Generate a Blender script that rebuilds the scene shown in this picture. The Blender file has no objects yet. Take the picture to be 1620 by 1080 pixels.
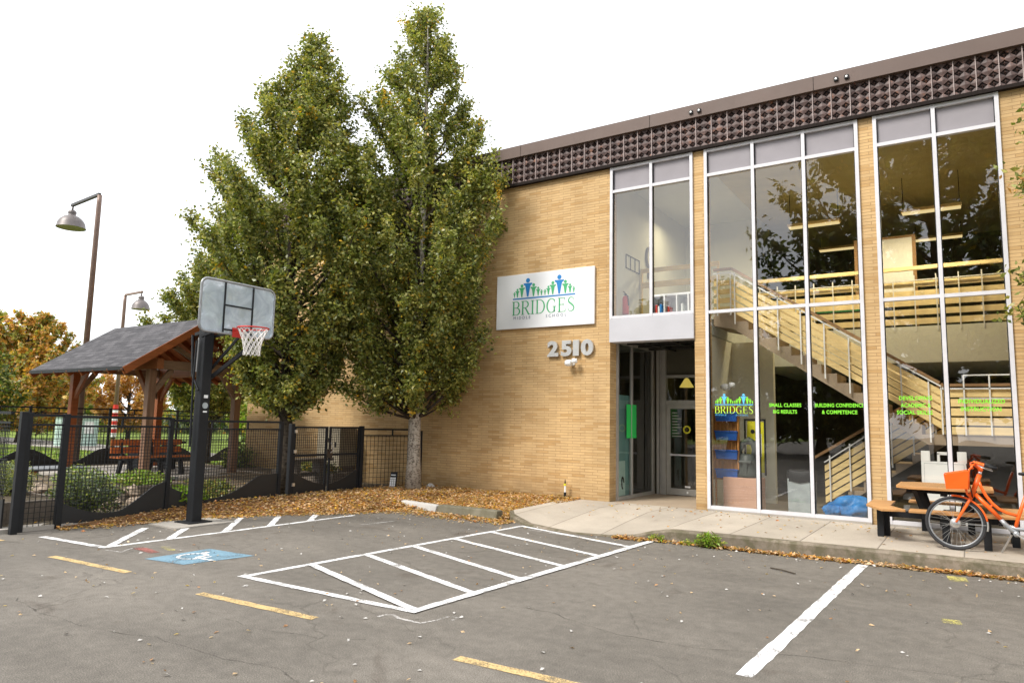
import bpy, math, random
import numpy as np
from mathutils import Vector, Matrix
S = bpy.context.scene
R = math.radians
# ------------------------------------------------------------------ camera
CAMP = Vector((0.0, -13.0, 1.679))
def cam_basis():
    yaw, pitch, roll = R(-33.217), R(6.655), R(1.206)
    cy, sy = math.cos(yaw), math.sin(yaw)
    f = Vector((sy*math.cos(pitch), cy*math.cos(pitch), math.sin(pitch)))
    r = Vector((cy, -sy, 0)); u = r.cross(f)
    return r*math.cos(roll)+u*math.sin(roll), -r*math.sin(roll)+u*math.cos(roll), f
cr, cu, cf = cam_basis()
cam = bpy.data.cameras.new('camera'); camo = bpy.data.objects.new('camera', cam)
S.collection.objects.link(camo); S.camera = camo
cam.sensor_fit = 'HORIZONTAL'; cam.sensor_width = 36; cam.lens = 1108.5*36/1620
cam.clip_start = 0.05; cam.clip_end = 2000
m = Matrix((( cr.x, cu.x, -cf.x), (cr.y, cu.y, -cf.y), (cr.z, cu.z, -cf.z))).to_4x4()
m.translation = CAMP; camo.matrix_world = m
# ------------------------------------------------------------------ light
S.view_settings.view_transform = 'Standard'; S.view_settings.look = 'None'
S.view_settings.gamma = 1; S.view_settings.exposure = 1.08
SUN_AZ, SUN_EL = R(205), R(48)      # compass-like: direction the light comes from, clockwise from +Y
w = bpy.data.worlds.new('World'); S.world = w; w.use_nodes = True
nt = w.node_tree; nt.nodes.clear()
out = nt.nodes.new('ShaderNodeOutputWorld')
sky = nt.nodes.new('ShaderNodeTexSky'); sky.sky_type = 'NISHITA'; sky.sun_disc = False
sky.sun_elevation = SUN_EL; sky.sun_rotation = SUN_AZ; sky.dust_density = 3
b1 = nt.nodes.new('ShaderNodeBackground'); b1.inputs['Strength'].default_value = 0.1
nt.links.new(sky.outputs[0], b1.inputs['Color'])
tc = nt.nodes.new('ShaderNodeTexCoord'); nz = nt.nodes.new('ShaderNodeTexNoise'); nz.inputs['Scale'].default_value = 2.2
nz.inputs['Detail'].default_value = 5
nt.links.new(tc.outputs['Generated'], nz.inputs['Vector'])
rp = nt.nodes.new('ShaderNodeValToRGB'); rp.color_ramp.elements[0].position = 0.3; rp.color_ramp.elements[1].position = 0.7
rp.color_ramp.elements[0].color = (0.80, 0.83, 0.88, 1); rp.color_ramp.elements[1].color = (0.98, 0.99, 1.0, 1)
nt.links.new(nz.outputs['Fac'], rp.inputs[0])
b2 = nt.nodes.new('ShaderNodeBackground'); b2.inputs['Strength'].default_value = 0.95
nt.links.new(rp.outputs[0], b2.inputs['Color'])
mx = nt.nodes.new('ShaderNodeMixShader'); mx.inputs[0].default_value = 0.9
nt.links.new(b1.outputs[0], mx.inputs[1]); nt.links.new(b2.outputs[0], mx.inputs[2]); nt.links.new(mx.outputs[0], out.inputs[0])
sl = bpy.data.lights.new('sun', 'SUN'); sl.energy = 2.0; sl.angle = R(18); sl.color = (1, 0.96, 0.90)
so = bpy.data.objects.new('sun', sl); S.collection.objects.link(so)
sd = Vector((math.sin(SUN_AZ)*math.cos(SUN_EL), math.cos(SUN_AZ)*math.cos(SUN_EL), math.sin(SUN_EL)))
so.rotation_euler = sd.to_track_quat('Z', 'Y').to_euler(); so.location = (0, -20, 30)

rnd = random.Random(7); rng = np.random.default_rng(11)
# ------------------------------------------------------------------ materials
class N:
    """tiny node helper"""
    def __init__(s, name):
        s.m = bpy.data.materials.new(name); s.m.use_nodes = True
        s.t = s.m.node_tree; s.t.nodes.clear()
        s.o = s.t.nodes.new('ShaderNodeOutputMaterial')
    def n(s, ty, ins=None, **kw):
        nd = s.t.nodes.new(ty)
        for k, v in kw.items(): setattr(nd, k, v)
        for k, v in (ins or {}).items():
            if isinstance(v, bpy.types.NodeSocket): s.t.links.new(v, nd.inputs[k])
            else: nd.inputs[k].default_value = v
        return nd
    def math(s, op, a, b=0.0, clamp=False):
        nd = s.n('ShaderNodeMath', {0: a, 1: b}, operation=op); nd.use_clamp = clamp; return nd.outputs[0]
    def mix(s, fac, a, b, bt='MIX'):
        nd = s.n('ShaderNodeMix', data_type='RGBA', blend_type=bt)
        for k, v in ((0, fac), (6, a), (7, b)):
            if isinstance(v, bpy.types.NodeSocket): s.t.links.new(v, nd.inputs[k])
            else: nd.inputs[k].default_value = v if k == 0 or len(v) == 4 else (*v, 1)
        return nd.outputs[2]
    def ramp(s, fac, stops):
        nd = s.n('ShaderNodeValToRGB', {0: fac}); e = nd.color_ramp.elements
        while len(e) < len(stops): e.new(0.5)
        for i, (p, c) in enumerate(stops):
            e[i].position = p; e[i].color = (*c, 1) if not isinstance(c, float) else (c, c, c, 1)
        return nd.outputs[0]
    def noise(s, vec, scale, detail=4, rough=.55, dist=0):
        return s.n('ShaderNodeTexNoise', {'Vector': vec, 'Scale': scale, 'Detail': detail, 'Roughness': rough, 'Distortion': dist}).outputs['Fac']
    def pos(s): return s.n('ShaderNodeNewGeometry').outputs['Position']
    def obj(s): return s.n('ShaderNodeTexCoord').outputs['Object']
    def scale(s, vec, sc, rot=(0, 0, 0)):
        return s.n('ShaderNodeMapping', {'Vector': vec, 'Scale': sc, 'Rotation': rot}).outputs[0]
    def bump(s, h, strength=.3, dist=.01):
        return s.n('ShaderNodeBump', {'Height': h, 'Strength': strength, 'Distance': dist}).outputs[0]
    def bsdf(s, col, rough=.6, metal=0., normal=None, spec=.5, **kw):
        ins = {'Base Color': col if isinstance(col, bpy.types.NodeSocket) else (*col, 1), 'Roughness': rough, 'Metallic': metal, 'Specular IOR Level': spec}
        if normal: ins['Normal'] = normal
        ins.update(kw)
        b = s.n('ShaderNodeBsdfPrincipled', ins); s.t.links.new(b.outputs[0], s.o.inputs[0]); return b
def simple(name, col, rough=.5, metal=0., var=.15, nscale=6., bump=.1, bscale=60., spec=.5):
    q = N(name); p = q.obj()
    f = q.noise(p, nscale, 5)
    lo = tuple(c*(1-var) for c in col); hi = tuple(min(1, c*(1+var)) for c in col)
    c = q.ramp(f, [(.3, lo), (.7, hi)])
    nm = q.bump(q.noise(p, bscale, 3), bump, .004) if bump else None
    rr = q.n('ShaderNodeMapRange', {0: q.noise(p, nscale*3, 3), 3: max(.02, rough-.08), 4: min(1, rough+.1)}).outputs[0]
    q.bsdf(c, rr, metal, nm, spec); return q.m
def emis(name, col, st):
    q = N(name); e = q.n('ShaderNodeEmission', {'Color': (*col, 1), 'Strength': st}); q.t.links.new(e.outputs[0], q.o.inputs[0]); return q.m
def brick_mat(name, base, bw=.29, rh=.056, vary=.13):
    q = N(name); g = q.n('ShaderNodeNewGeometry'); sp = q.n('ShaderNodeSeparateXYZ', {0: g.outputs['Position']})
    u = q.math('ADD', sp.outputs[0], sp.outputs[1])
    uv = q.n('ShaderNodeCombineXYZ', {0: u, 1: sp.outputs[2]}).outputs[0]
    br = q.n('ShaderNodeTexBrick', {'Vector': uv, 'Scale': 1.0, 'Mortar Size': .0042, 'Mortar Smooth': .3, 'Bias': 0.0,
             'Brick Width': bw, 'Row Height': rh, 'Color1': (0, 0, 0, 1), 'Color2': (1, 1, 1, 1), 'Mortar': (.5, .5, .5, 1)}, offset=.37)
    lo = tuple(c*(1-vary) for c in base); hi = tuple(min(1, c*(1+vary*.7)) for c in base)
    c = q.ramp(br.outputs['Color'], [(0, (lo[0], lo[1]*.92, lo[2]*.8)), (.35, base), (.75, (base[0]*1.04, base[1]*1.05, base[2]*1.08)), (1, hi)])
    big = q.noise(q.scale(g.outputs['Position'], (.8, .8, .5)), 1.3, 5, .6)
    c = q.mix(1.0, c, q.ramp(big, [(.3, .80), (.66, 1.07)]), 'MULTIPLY')
    streak = q.noise(q.scale(g.outputs['Position'], (4, 4, 60)), 1.0, 4)
    c = q.mix(1.0, c, q.ramp(streak, [(.3, .9), (.65, 1.05)]), 'MULTIPLY')
    # grime low on the wall
    low = q.n('ShaderNodeMapRange', {0: q.math('ADD', sp.outputs[2], q.math('MULTIPLY', q.noise(g.outputs['Position'], 2.5, 4), -.5)), 1: -.2, 2: .35, 3: .62, 4: 1.0}).outputs[0]
    c = q.mix(1.0, c, low, 'MULTIPLY')
    mort = q.noise(q.scale(g.outputs['Position'], (1.6, 1.6, 3)), 1.6, 3)
    c = q.mix(q.math('MULTIPLY', br.outputs['Fac'], q.ramp(mort, [(.35, .35), (.65, .9)])), c, (base[0]*.42, base[1]*.36, base[2]*.36))
    h = q.math('SUBTRACT', q.math('MULTIPLY', q.noise(g.outputs['Position'], 60, 3), .25), q.math('MULTIPLY', br.outputs['Fac'], 1.0))
    q.bsdf(c, .8, 0, q.bump(h, .55, .008), .3); return q.m
def wood_mat(name, base, axis='x', var=.3, sc=1.0, rough=.55):
    q = N(name); p = q.obj()
    s = {'x': (1.2, 22, 22), 'y': (22, 1.2, 22), 'z': (22, 22, 1.2)}[axis]
    f = q.noise(q.scale(p, tuple(v*sc for v in s)), 1.0, 5, .6, .6)
    f2 = q.noise(p, 1.7, 3)
    c = q.ramp(f, [(.28, tuple(x*(1-var) for x in base)), (.55, base), (.75, tuple(min(1, x*(1+var*.6)) for x in base))])
    c = q.mix(1.0, c, q.ramp(f2, [(.3, .82), (.7, 1.1)]), 'MULTIPLY')
    q.bsdf(c, rough, 0, q.bump(f, .25, .004), .35); return q.m
def leaf_mat(name, col, var=.25, rough=.38):
    q = N(name); p = q.pos()
    f = q.noise(p, 3.0, 3); f2 = q.noise(p, 37.0, 1)
    c = q.ramp(f, [(.3, tuple(x*(1-var) for x in col)), (.7, tuple(x*(1+var) for x in col))])
    c = q.mix(1.0, c, q.ramp(f2, [(.35, .65), (.65, 1.35)]), 'MULTIPLY')
    b = q.n('ShaderNodeBsdfPrincipled', {'Base Color': c, 'Roughness': rough, 'Specular IOR Level': .5})
    tl = q.n('ShaderNodeBsdfTranslucent', {'Color': q.mix(1.0, c, (1.1, 1.2, .5), 'MULTIPLY')})
    mxs = q.n('ShaderNodeMixShader', {0: .36, 1: b.outputs[0], 2: tl.outputs[0]}); q.t.links.new(mxs.outputs[0], q.o.inputs[0]); return q.m
def glass_mat(name, tint=(.86, .9, .88), boost=1.5, add=.05):
    q = N(name); ge = q.n('ShaderNodeNewGeometry')
    dt = q.math('ABSOLUTE', q.n('ShaderNodeVectorMath', {0: ge.outputs['Normal'], 1: ge.outputs['Incoming']}, operation='DOT_PRODUCT').outputs['Value'])
    fr = q.math('ADD', q.math('MULTIPLY', q.math('POWER', q.math('SUBTRACT', 1.0, dt, True), 5.0), .93), .07)   # both faces of a pane
    fac = q.math('ADD', q.math('MULTIPLY', fr, boost), add, True)
    wav = q.bump(q.noise(q.pos(), .9, 2), .06, .05)
    gl = q.n('ShaderNodeBsdfGlossy', {'Color': (1, 1, 1, 1), 'Roughness': 0.0, 'Normal': wav})
    tr = q.n('ShaderNodeBsdfTransparent', {'Color': (*tint, 1)})
    mm = q.n('ShaderNodeMixShader', {0: fac, 1: tr.outputs[0], 2: gl.outputs[0]}); q.t.links.new(mm.outputs[0], q.o.inputs[0]); return q.m

def asphalt_mat():
    q = N('asphalt'); p = q.pos()
    fine = q.noise(p, 105, 3, .8); mid = q.noise(p, 9, 5); big = q.noise(p, .35, 5, .6)
    c = q.ramp(fine, [(.30, (.058, .051, .043)), (.5, (.142, .127, .108)), (.68, (.265, .24, .205))])
    c = q.mix(1.0, c, q.ramp(mid, [(.3, .84), (.7, 1.12)]), 'MULTIPLY')
    c = q.mix(1.0, c, q.ramp(big, [(.32, .8), (.62, 1.12)]), 'MULTIPLY')
    # pale lighter aggregate wear streaks
    wear = q.noise(q.scale(p, (.35, 1.6, 1)), 1.0, 5, .65)
    c = q.mix(1.0, c, q.ramp(wear, [(.35, .9), (.7, 1.13)]), 'MULTIPLY')
    # cracks
    wp = q.n('ShaderNodeVectorMath', {0: p, 1: q.n('ShaderNodeVectorMath', {0: q.n('ShaderNodeTexNoise', {'Vector': p, 'Scale': 1.3, 'Detail': 6}).outputs['Color'], 1: (.9, .9, 0)}, operation='MULTIPLY').outputs[0]}, operation='ADD').outputs[0]
    def crack(sc, wd, lo, hi, nsc):
        v = q.n('ShaderNodeTexVoronoi', {'Vector': wp, 'Scale': sc}, feature='DISTANCE_TO_EDGE').outputs['Distance']
        l = q.n('ShaderNodeMapRange', {0: v, 1: 0.0, 2: wd, 3: 1.0, 4: 0.0}).outputs[0]
        mk = q.ramp(q.noise(p, nsc, 3), [(lo, 0.0), (hi, 1.0)])
        return q.math('MULTIPLY', l, mk)
    ck = q.math('MAXIMUM', crack(.33, .005, .46, .56, .5), crack(1.3, .013, .54, .62, .33))
    c = q.mix(q.math('MULTIPLY', ck, .42), c, (.05, .043, .035))
    st = q.ramp(q.noise(p, 1.35, 4, .55, .8), [(.63, 0.0), (.74, 1.0)])
    c = q.mix(q.math('MULTIPLY', st, .45), c, (.06, .042, .03))
    h = q.math('SUBTRACT', fine, ck)
    q.bsdf(c, .88, 0, q.bump(h, .45, .006), .3); return q.m
def concrete_mat(name, base, joints=False, moss=0., var=.12):
    q = N(name); p = q.pos()
    c = q.ramp(q.noise(p, 1.3, 6, .6), [(.3, tuple(x*(1-var) for x in base)), (.7, tuple(x*(1+var*.8) for x in base))])
    c = q.mix(1.0, c, q.ramp(q.noise(p, 110, 2, .7), [(.3, .84), (.7, 1.1)]), 'MULTIPLY')
    c = q.mix(q.ramp(q.noise(p, .8, 4), [(.52, 0.0), (.75, .4)]), c, tuple(x*.62 for x in base))
    h = q.noise(p, 90, 2)
    if moss:
        c = q.mix(q.math('MULTIPLY', q.ramp(q.noise(p, 6.5, 5, .65), [(.4, 0.0), (.6, 1.0)]), moss), c, (.085, .078, .04))
    if joints:
        sp = q.n('ShaderNodeSeparateXYZ', {0: p})
        u = q.math('ABSOLUTE', q.math('SUBTRACT', q.math('FRACT', q.math('MULTIPLY', q.math('ADD', sp.outputs[0], 21.84+.47), 1/.943)), .5))
        jt = q.n('ShaderNodeMapRange', {0: u, 1: 0.0, 2: .013, 3: 1.0, 4: 0.0}).outputs[0]
        c = q.mix(q.math('MULTIPLY', jt, .8), c, (.075, .06, .045))
        sid = q.n('ShaderNodeTexWhiteNoise', {'W': q.math('FLOOR', q.math('MULTIPLY', q.math('ADD', sp.outputs[0], 21.84), 1/.943))}, noise_dimensions='1D').outputs['Value']
        c = q.mix(1.0, c, q.ramp(sid, [(0, .92), (1, 1.05)]), 'MULTIPLY')
        h = q.math('SUBTRACT', h, q.math('MULTIPLY', jt, 2))
    q.bsdf(c, .88, 0, q.bump(h, .3, .006), .25); return q.m
def paint_mat(name, col, wear=.5, lo=.56, hi=.66):
    # road paint: transparent where worn
    q = N(name); p = q.pos()
    c = q.ramp(q.noise(p, 40, 3), [(.3, tuple(x*.86 for x in col)), (.7, col)])
    b = q.n('ShaderNodeBsdfPrincipled', {'Base Color': c, 'Roughness': .75, 'Specular IOR Level': .3})
    f = q.math('ADD', q.math('MULTIPLY', q.noise(p, 75, 4, .75), .6), q.math('MULTIPLY', q.noise(p, 4.0, 3), .4))
    k = q.ramp(f, [(lo, 0.0), (hi, wear)])
    mm = q.n('ShaderNodeMixShader', {0: k, 1: b.outputs[0], 2: q.n('ShaderNodeBsdfTransparent').outputs[0]}); q.t.links.new(mm.outputs[0], q.o.inputs[0]); return q.m
def shingle_mat():
    q = N('shingles'); p = q.obj(); sp = q.n('ShaderNodeSeparateXYZ', {0: p})
    uv = q.n('ShaderNodeCombineXYZ', {0: sp.outputs[0], 1: q.math('MULTIPLY', sp.outputs[2], 1.8)}).outputs[0]
    br = q.n('ShaderNodeTexBrick', {'Vector': uv, 'Scale': 1.0, 'Mortar Size': .008, 'Mortar Smooth': .4, 'Brick Width': .3, 'Row Height': .145,
             'Color1': (.052, .05, .054, 1), 'Color2': (.105, .10, .105, 1), 'Mortar': (.03, .03, .032, 1)}, offset=.43)
    c = q.mix(1.0, br.outputs['Color'], q.ramp(q.noise(p, 30, 3), [(.3, .75), (.7, 1.25)]), 'MULTIPLY')
    q.bsdf(c, .9, 0, q.bump(q.math('SUBTRACT', 1.0, br.outputs['Fac']), .6, .01), .2); return q.m
def ground_mat(name, a, b, sc=3., fine=60):
    q = N(name); p = q.pos()
    c = q.ramp(q.noise(p, sc, 6, .65), [(.3, a), (.7, b)])
    c = q.mix(1.0, c, q.ramp(q.noise(p, fine, 4, .7), [(.3, .6), (.7, 1.4)]), 'MULTIPLY')
    q.bsdf(c, .95, 0, q.bump(q.noise(p, fine, 4), .6, .02), .15); return q.m
def bark_mat(name, a, b, sc=14):
    q = N(name); p = q.obj()
    f = q.noise(q.scale(p, (1, 1, .35)), sc, 5, .65, .5); f2 = q.n('ShaderNodeTexVoronoi', {'Vector': q.scale(p, (1, 1, 1.6)), 'Scale': sc*1.1}).outputs['Distance']
    k = q.math('ADD', q.math('MULTIPLY', f, .7), q.math('MULTIPLY', f2, .4))
    c = q.ramp(k, [(.36, a), (.5, tuple((x+y)/2 for x, y in zip(a, b))), (.62, b)])
    q.bsdf(c, .9, 0, q.bump(k, .8, .02), .2); return q.m

M = {}
M['asphalt'] = asphalt_mat()
M['brick'] = brick_mat('buff_brick', (.56, .375, .178))
M['sidewalk'] = concrete_mat('sidewalk_concrete', (.43, .375, .305), joints=True)
M['kerb'] = concrete_mat('kerb_concrete', (.23, .19, .145), moss=.75, var=.3)
M['concrete'] = concrete_mat('grey_concrete', (.36, .33, .29), var=.2)
M['stairs'] = concrete_mat('stair_concrete', (.36, .28, .20), var=.12)
M['wstop_d'] = concrete_mat('old_concrete', (.20, .18, .13), moss=.5, var=.25)
M['wstop_l'] = concrete_mat('pale_concrete', (.5, .48, .45), var=.1)
M['white_line'] = paint_mat('white_line_paint', (.82, .81, .80), .9, .50, .60)
M['old_line'] = paint_mat('worn_white_paint', (.66, .63, .6), .95, .40, .56)
M['yellow_line'] = paint_mat('yellow_line_paint', (.60, .43, .2), .9, .47, .60)
M['yellow_old'] = paint_mat('worn_yellow_paint', (.62, .55, .16), .95, .42, .52)
M['blue_paint'] = paint_mat('blue_paint', (.18, .30, .38), .8, .50, .64)
M['red_old'] = paint_mat('worn_red_paint', (.32, .12, .1), .95, .45, .6)
M['alu'] = simple('white_aluminium', (.60, .59, .61), .45, .0, .08, 4, .05)
M['alu_gray'] = simple('grey_aluminium', (.40, .38, .35), .4, .2, .1, 4, .05)
M['panel'] = simple('pale_panel', (.47, .465, .49), .5, 0, .05, 2, .03)
M['blind'] = simple('grey_blind', (.27, .25, .265), .7, 0, .06, 2, .05)
M['fascia_brown'] = simple('brown_metal', (.118, .078, .062), .6, 0, .1, 1.2, .04)
M['dark_lip'] = simple('dark_lip', (.014, .009, .007), .8, spec=.2)
def tile_mat():
    q = N('brown_glazed_tile'); p = q.pos()
    f = q.n('ShaderNodeTexVoronoi', {'Vector': q.scale(p, (3.29, 1, 3.4)), 'Scale': 1.0}).outputs['Color']
    n = q.noise(p, 9, 4)
    c = q.ramp(n, [(.3, (.03, .016, .014)), (.5, (.080, .047, .040)), (.60, (.125, .078, .068)), (.74, (.24, .10, .05))])
    q.bsdf(c, .5, 0, q.bump(q.noise(p, 120, 3), .2, .003), .35); return q.m
M['tile'] = tile_mat()
M['tile_dark'] = simple('tile_recess', (.018, .010, .009), .7)
M['tile_joint'] = simple('tile_joint', (.36, .29, .27), .7)
M['glass'] = glass_mat('window_glass', (.95, .95, .92), 1.3, .035)
M['glass_dark'] = glass_mat('door_glass', (.7, .74, .7), 1.0, .02)
M['white'] = simple('white_paint', (.78, .78, .77), .5, 0, .04, 3, .03)
M['signwhite'] = simple('sign_white', (.80, .81, .82), .35, 0, .02, 2, .0)
M['sgreen'] = simple('sign_green', (.06, .40, .16), .5, 0, .03, 3, 0)
M['sblue'] = simple('sign_blue', (.01, .20, .52), .5, 0, .03, 3, 0)
M['sgrey'] = simple('sign_greyblue', (.10, .13, .22), .5, 0, .03, 3, 0)
M['wgreen'] = simple('vinyl_lime', (.22, .75, .03), .5, 0, .03, 3, 0)
M['wyell'] = simple('vinyl_yellow_green', (.50, .80, .06), .5, 0, .03, 3, 0)
M['wblue'] = simple('vinyl_blue', (.10, .50, .85), .5, 0, .03, 3, 0)
M['steel'] = simple('brushed_steel', (.55, .54, .52), .35, .7, .1, 5, .05)
M['steel_dark'] = simple('dark_steel', (.05, .045, .04), .4, .5)
M['black'] = simple('black_powder_coat', (.010, .011, .013), .55, 0, .2, 4, .05, spec=.3)
M['black_panel'] = simple('black_panel', (.009, .010, .011), .5, 0, .2, 2, .03)
M['rubber'] = simple('rubber', (.022, .022, .024), .7)
M['wood_rail'] = wood_mat('rail_timber', (.90, .68, .32), 'x', .22)
M['wood_rail_d'] = wood_mat('rail_cap_timber', (.33, .19, .09), 'x', .25)
M['wood_orange'] = wood_mat('orange_stained_timber', (.30, .085, .022), 'y', .3)
M['wood_orangeX'] = wood_mat('orange_stained_beam', (.25, .085, .028), 'x', .3)
M['wood_post'] = wood_mat('weathered_post', (.22, .12, .07), 'z', .4)
M['wood_beam'] = wood_mat('weathered_beam', (.24, .15, .095), 'y', .35)
M['wood_slat'] = wood_mat('bench_slat_timber', (.44, .12, .022), 'y', .25)
M['wood_table'] = wood_mat('table_timber', (.50, .26, .095), 'x', .22)
M['wood_grey'] = wood_mat('grey_timber', (.16, .13, .10), 'x', .3)
M['shingle'] = shingle_mat()
M['lawn'] = ground_mat('lawn_grass', (.10, .145, .025), (.20, .26, .05), 1.2, 30)
M['mulch'] = ground_mat('leaf_mulch', (.10, .055, .03), (.26, .14, .06), 5, 40)
M['soil'] = ground_mat('garden_soil', (.06, .05, .035), (.19, .15, .10), 2.2, 25)
M['bark_pale'] = bark_mat('pale_patchy_bark', (.10, .08, .06), (.42, .38, .32), 17)
M['bark_dark'] = bark_mat('dark_bark', (.02, .016, .012), (.07, .055, .04), 12)
M['leafA'] = leaf_mat('leaf_mid_green', (.185, .210, .045))
M['leafB'] = leaf_mat('leaf_dark_green', (.085, .12, .027))
M['leafC'] = leaf_mat('leaf_olive', (.37, .34, .08))
M['leafD'] = leaf_mat('leaf_light', (.42, .44, .15))
M['leafY'] = leaf_mat('leaf_yellow', (.60, .36, .03), .2)
M['leafO'] = leaf_mat('leaf_orange', (.58, .29, .07), .25)
M['leafR'] = leaf_mat('leaf_rust', (.40, .15, .045), .25)
M['leafT'] = leaf_mat('leaf_tan', (.66, .46, .27), .25)
M['leafBr'] = leaf_mat('leaf_brown', (.36, .19, .09), .25)
M['leafG'] = leaf_mat('leaf_grey_green', (.15, .19, .14), .2)
M['leafF'] = leaf_mat('leaf_fresh', (.22, .36, .03), .2)
M['leafDk'] = leaf_mat('leaf_dusky', (.045, .065, .03), .25)
M['orange'] = simple('orange_paint', (.85, .125, .01), .35, 0, .05, 3, 0)
M['red'] = simple('red_paint', (.55, .03, .02), .4)
M['net'] = simple('net_cord', (.72, .69, .66), .8)
M['chrome'] = simple('silver_metal', (.6, .6, .6), .3, .8, .05)
M['grey_alloy'] = simple('grey_alloy', (.32, .33, .34), .4, .5)
M['bag_blue'] = simple('blue_bag', (.01, .19, .52), .45, 0, .3, 5, .4, 14)
M['cardboard'] = simple('cardboard', (.56, .33, .235), .75, 0, .05)
M['bin_grey'] = simple('bin_grey', (.34, .38, .39), .5)
M['plastic_dark'] = simple('dark_plastic', (.05, .06, .055), .5)
M['yellow'] = simple('yellow_board', (.62, .58, .02), .5)
M['blue_bin'] = simple('blue_bin', (.01, .10, .42), .45)
M['rack_orange'] = wood_mat('rack_timber', (.50, .22, .06), 'z', .2)
M['int_wall'] = simple('cream_wall', (.78, .77, .66), .8, 0, .05, 1, .05)
M['int_white'] = simple('white_wall', (.62, .64, .60), .8, 0, .05, 1, .05)
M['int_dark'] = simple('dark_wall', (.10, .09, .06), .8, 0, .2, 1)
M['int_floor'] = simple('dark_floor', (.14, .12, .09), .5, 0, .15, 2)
M['ceil'] = simple('olive_ceiling', (.50, .43, .20), .8, 0, .12, 1.5)
M['teal'] = simple('teal_film', (.22, .42, .44), .5, 0, .1, 2)
M['teal_l'] = simple('pale_teal', (.62, .82, .82), .5, 0, .08, 3)
M['green_paper'] = simple('green_paper', (.03, .62, .12), .6, 0, .03)
M['lampglow'] = emis('tube_glow', (1, .78, .38), .45)
M['lampyel'] = emis('pendant_glow', (1, .72, .15), .35)
M['green_box'] = simple('green_box', (.02, .30, .12), .5)
M['pole_brown'] = simple('brown_pole', (.20, .13, .10), .45, .2, .15)
M['lamp_shade'] = simple('pewter_shade', (.15, .13, .125), .45, .3, .15)
M['lamp_in'] = simple('shade_inside', (.30, .28, .18), .6)
M['stone'] = concrete_mat('fieldstone', (.42, .33, .25), var=.4)
M['slate'] = simple('slate', (.16, .17, .18), .6)
M['acrylic'] = None
def acrylic():
    q = N('scuffed_sky_acrylic'); p = q.obj()
    f = q.ramp(q.noise(p, 2.6, 5, .6, .8), [(.38, .05), (.55, .22), (.70, .8)])
    b = q.n('ShaderNodeBsdfPrincipled', {'Base Color': (.74, .80, .85, 1), 'Roughness': .22})
    t = q.n('ShaderNodeBsdfTransparent', {'Color': (.72, .8, .84, 1)})
    mm = q.n('ShaderNodeMixShader', {0: q.math('ADD', f, .30, True), 1: t.outputs[0], 2: b.outputs[0]}); q.t.links.new(mm.outputs[0], q.o.inputs[0]); return q.m  # even pale veil over the scuffs, painted in for reflected sky
M['acrylic'] = acrylic()

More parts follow.
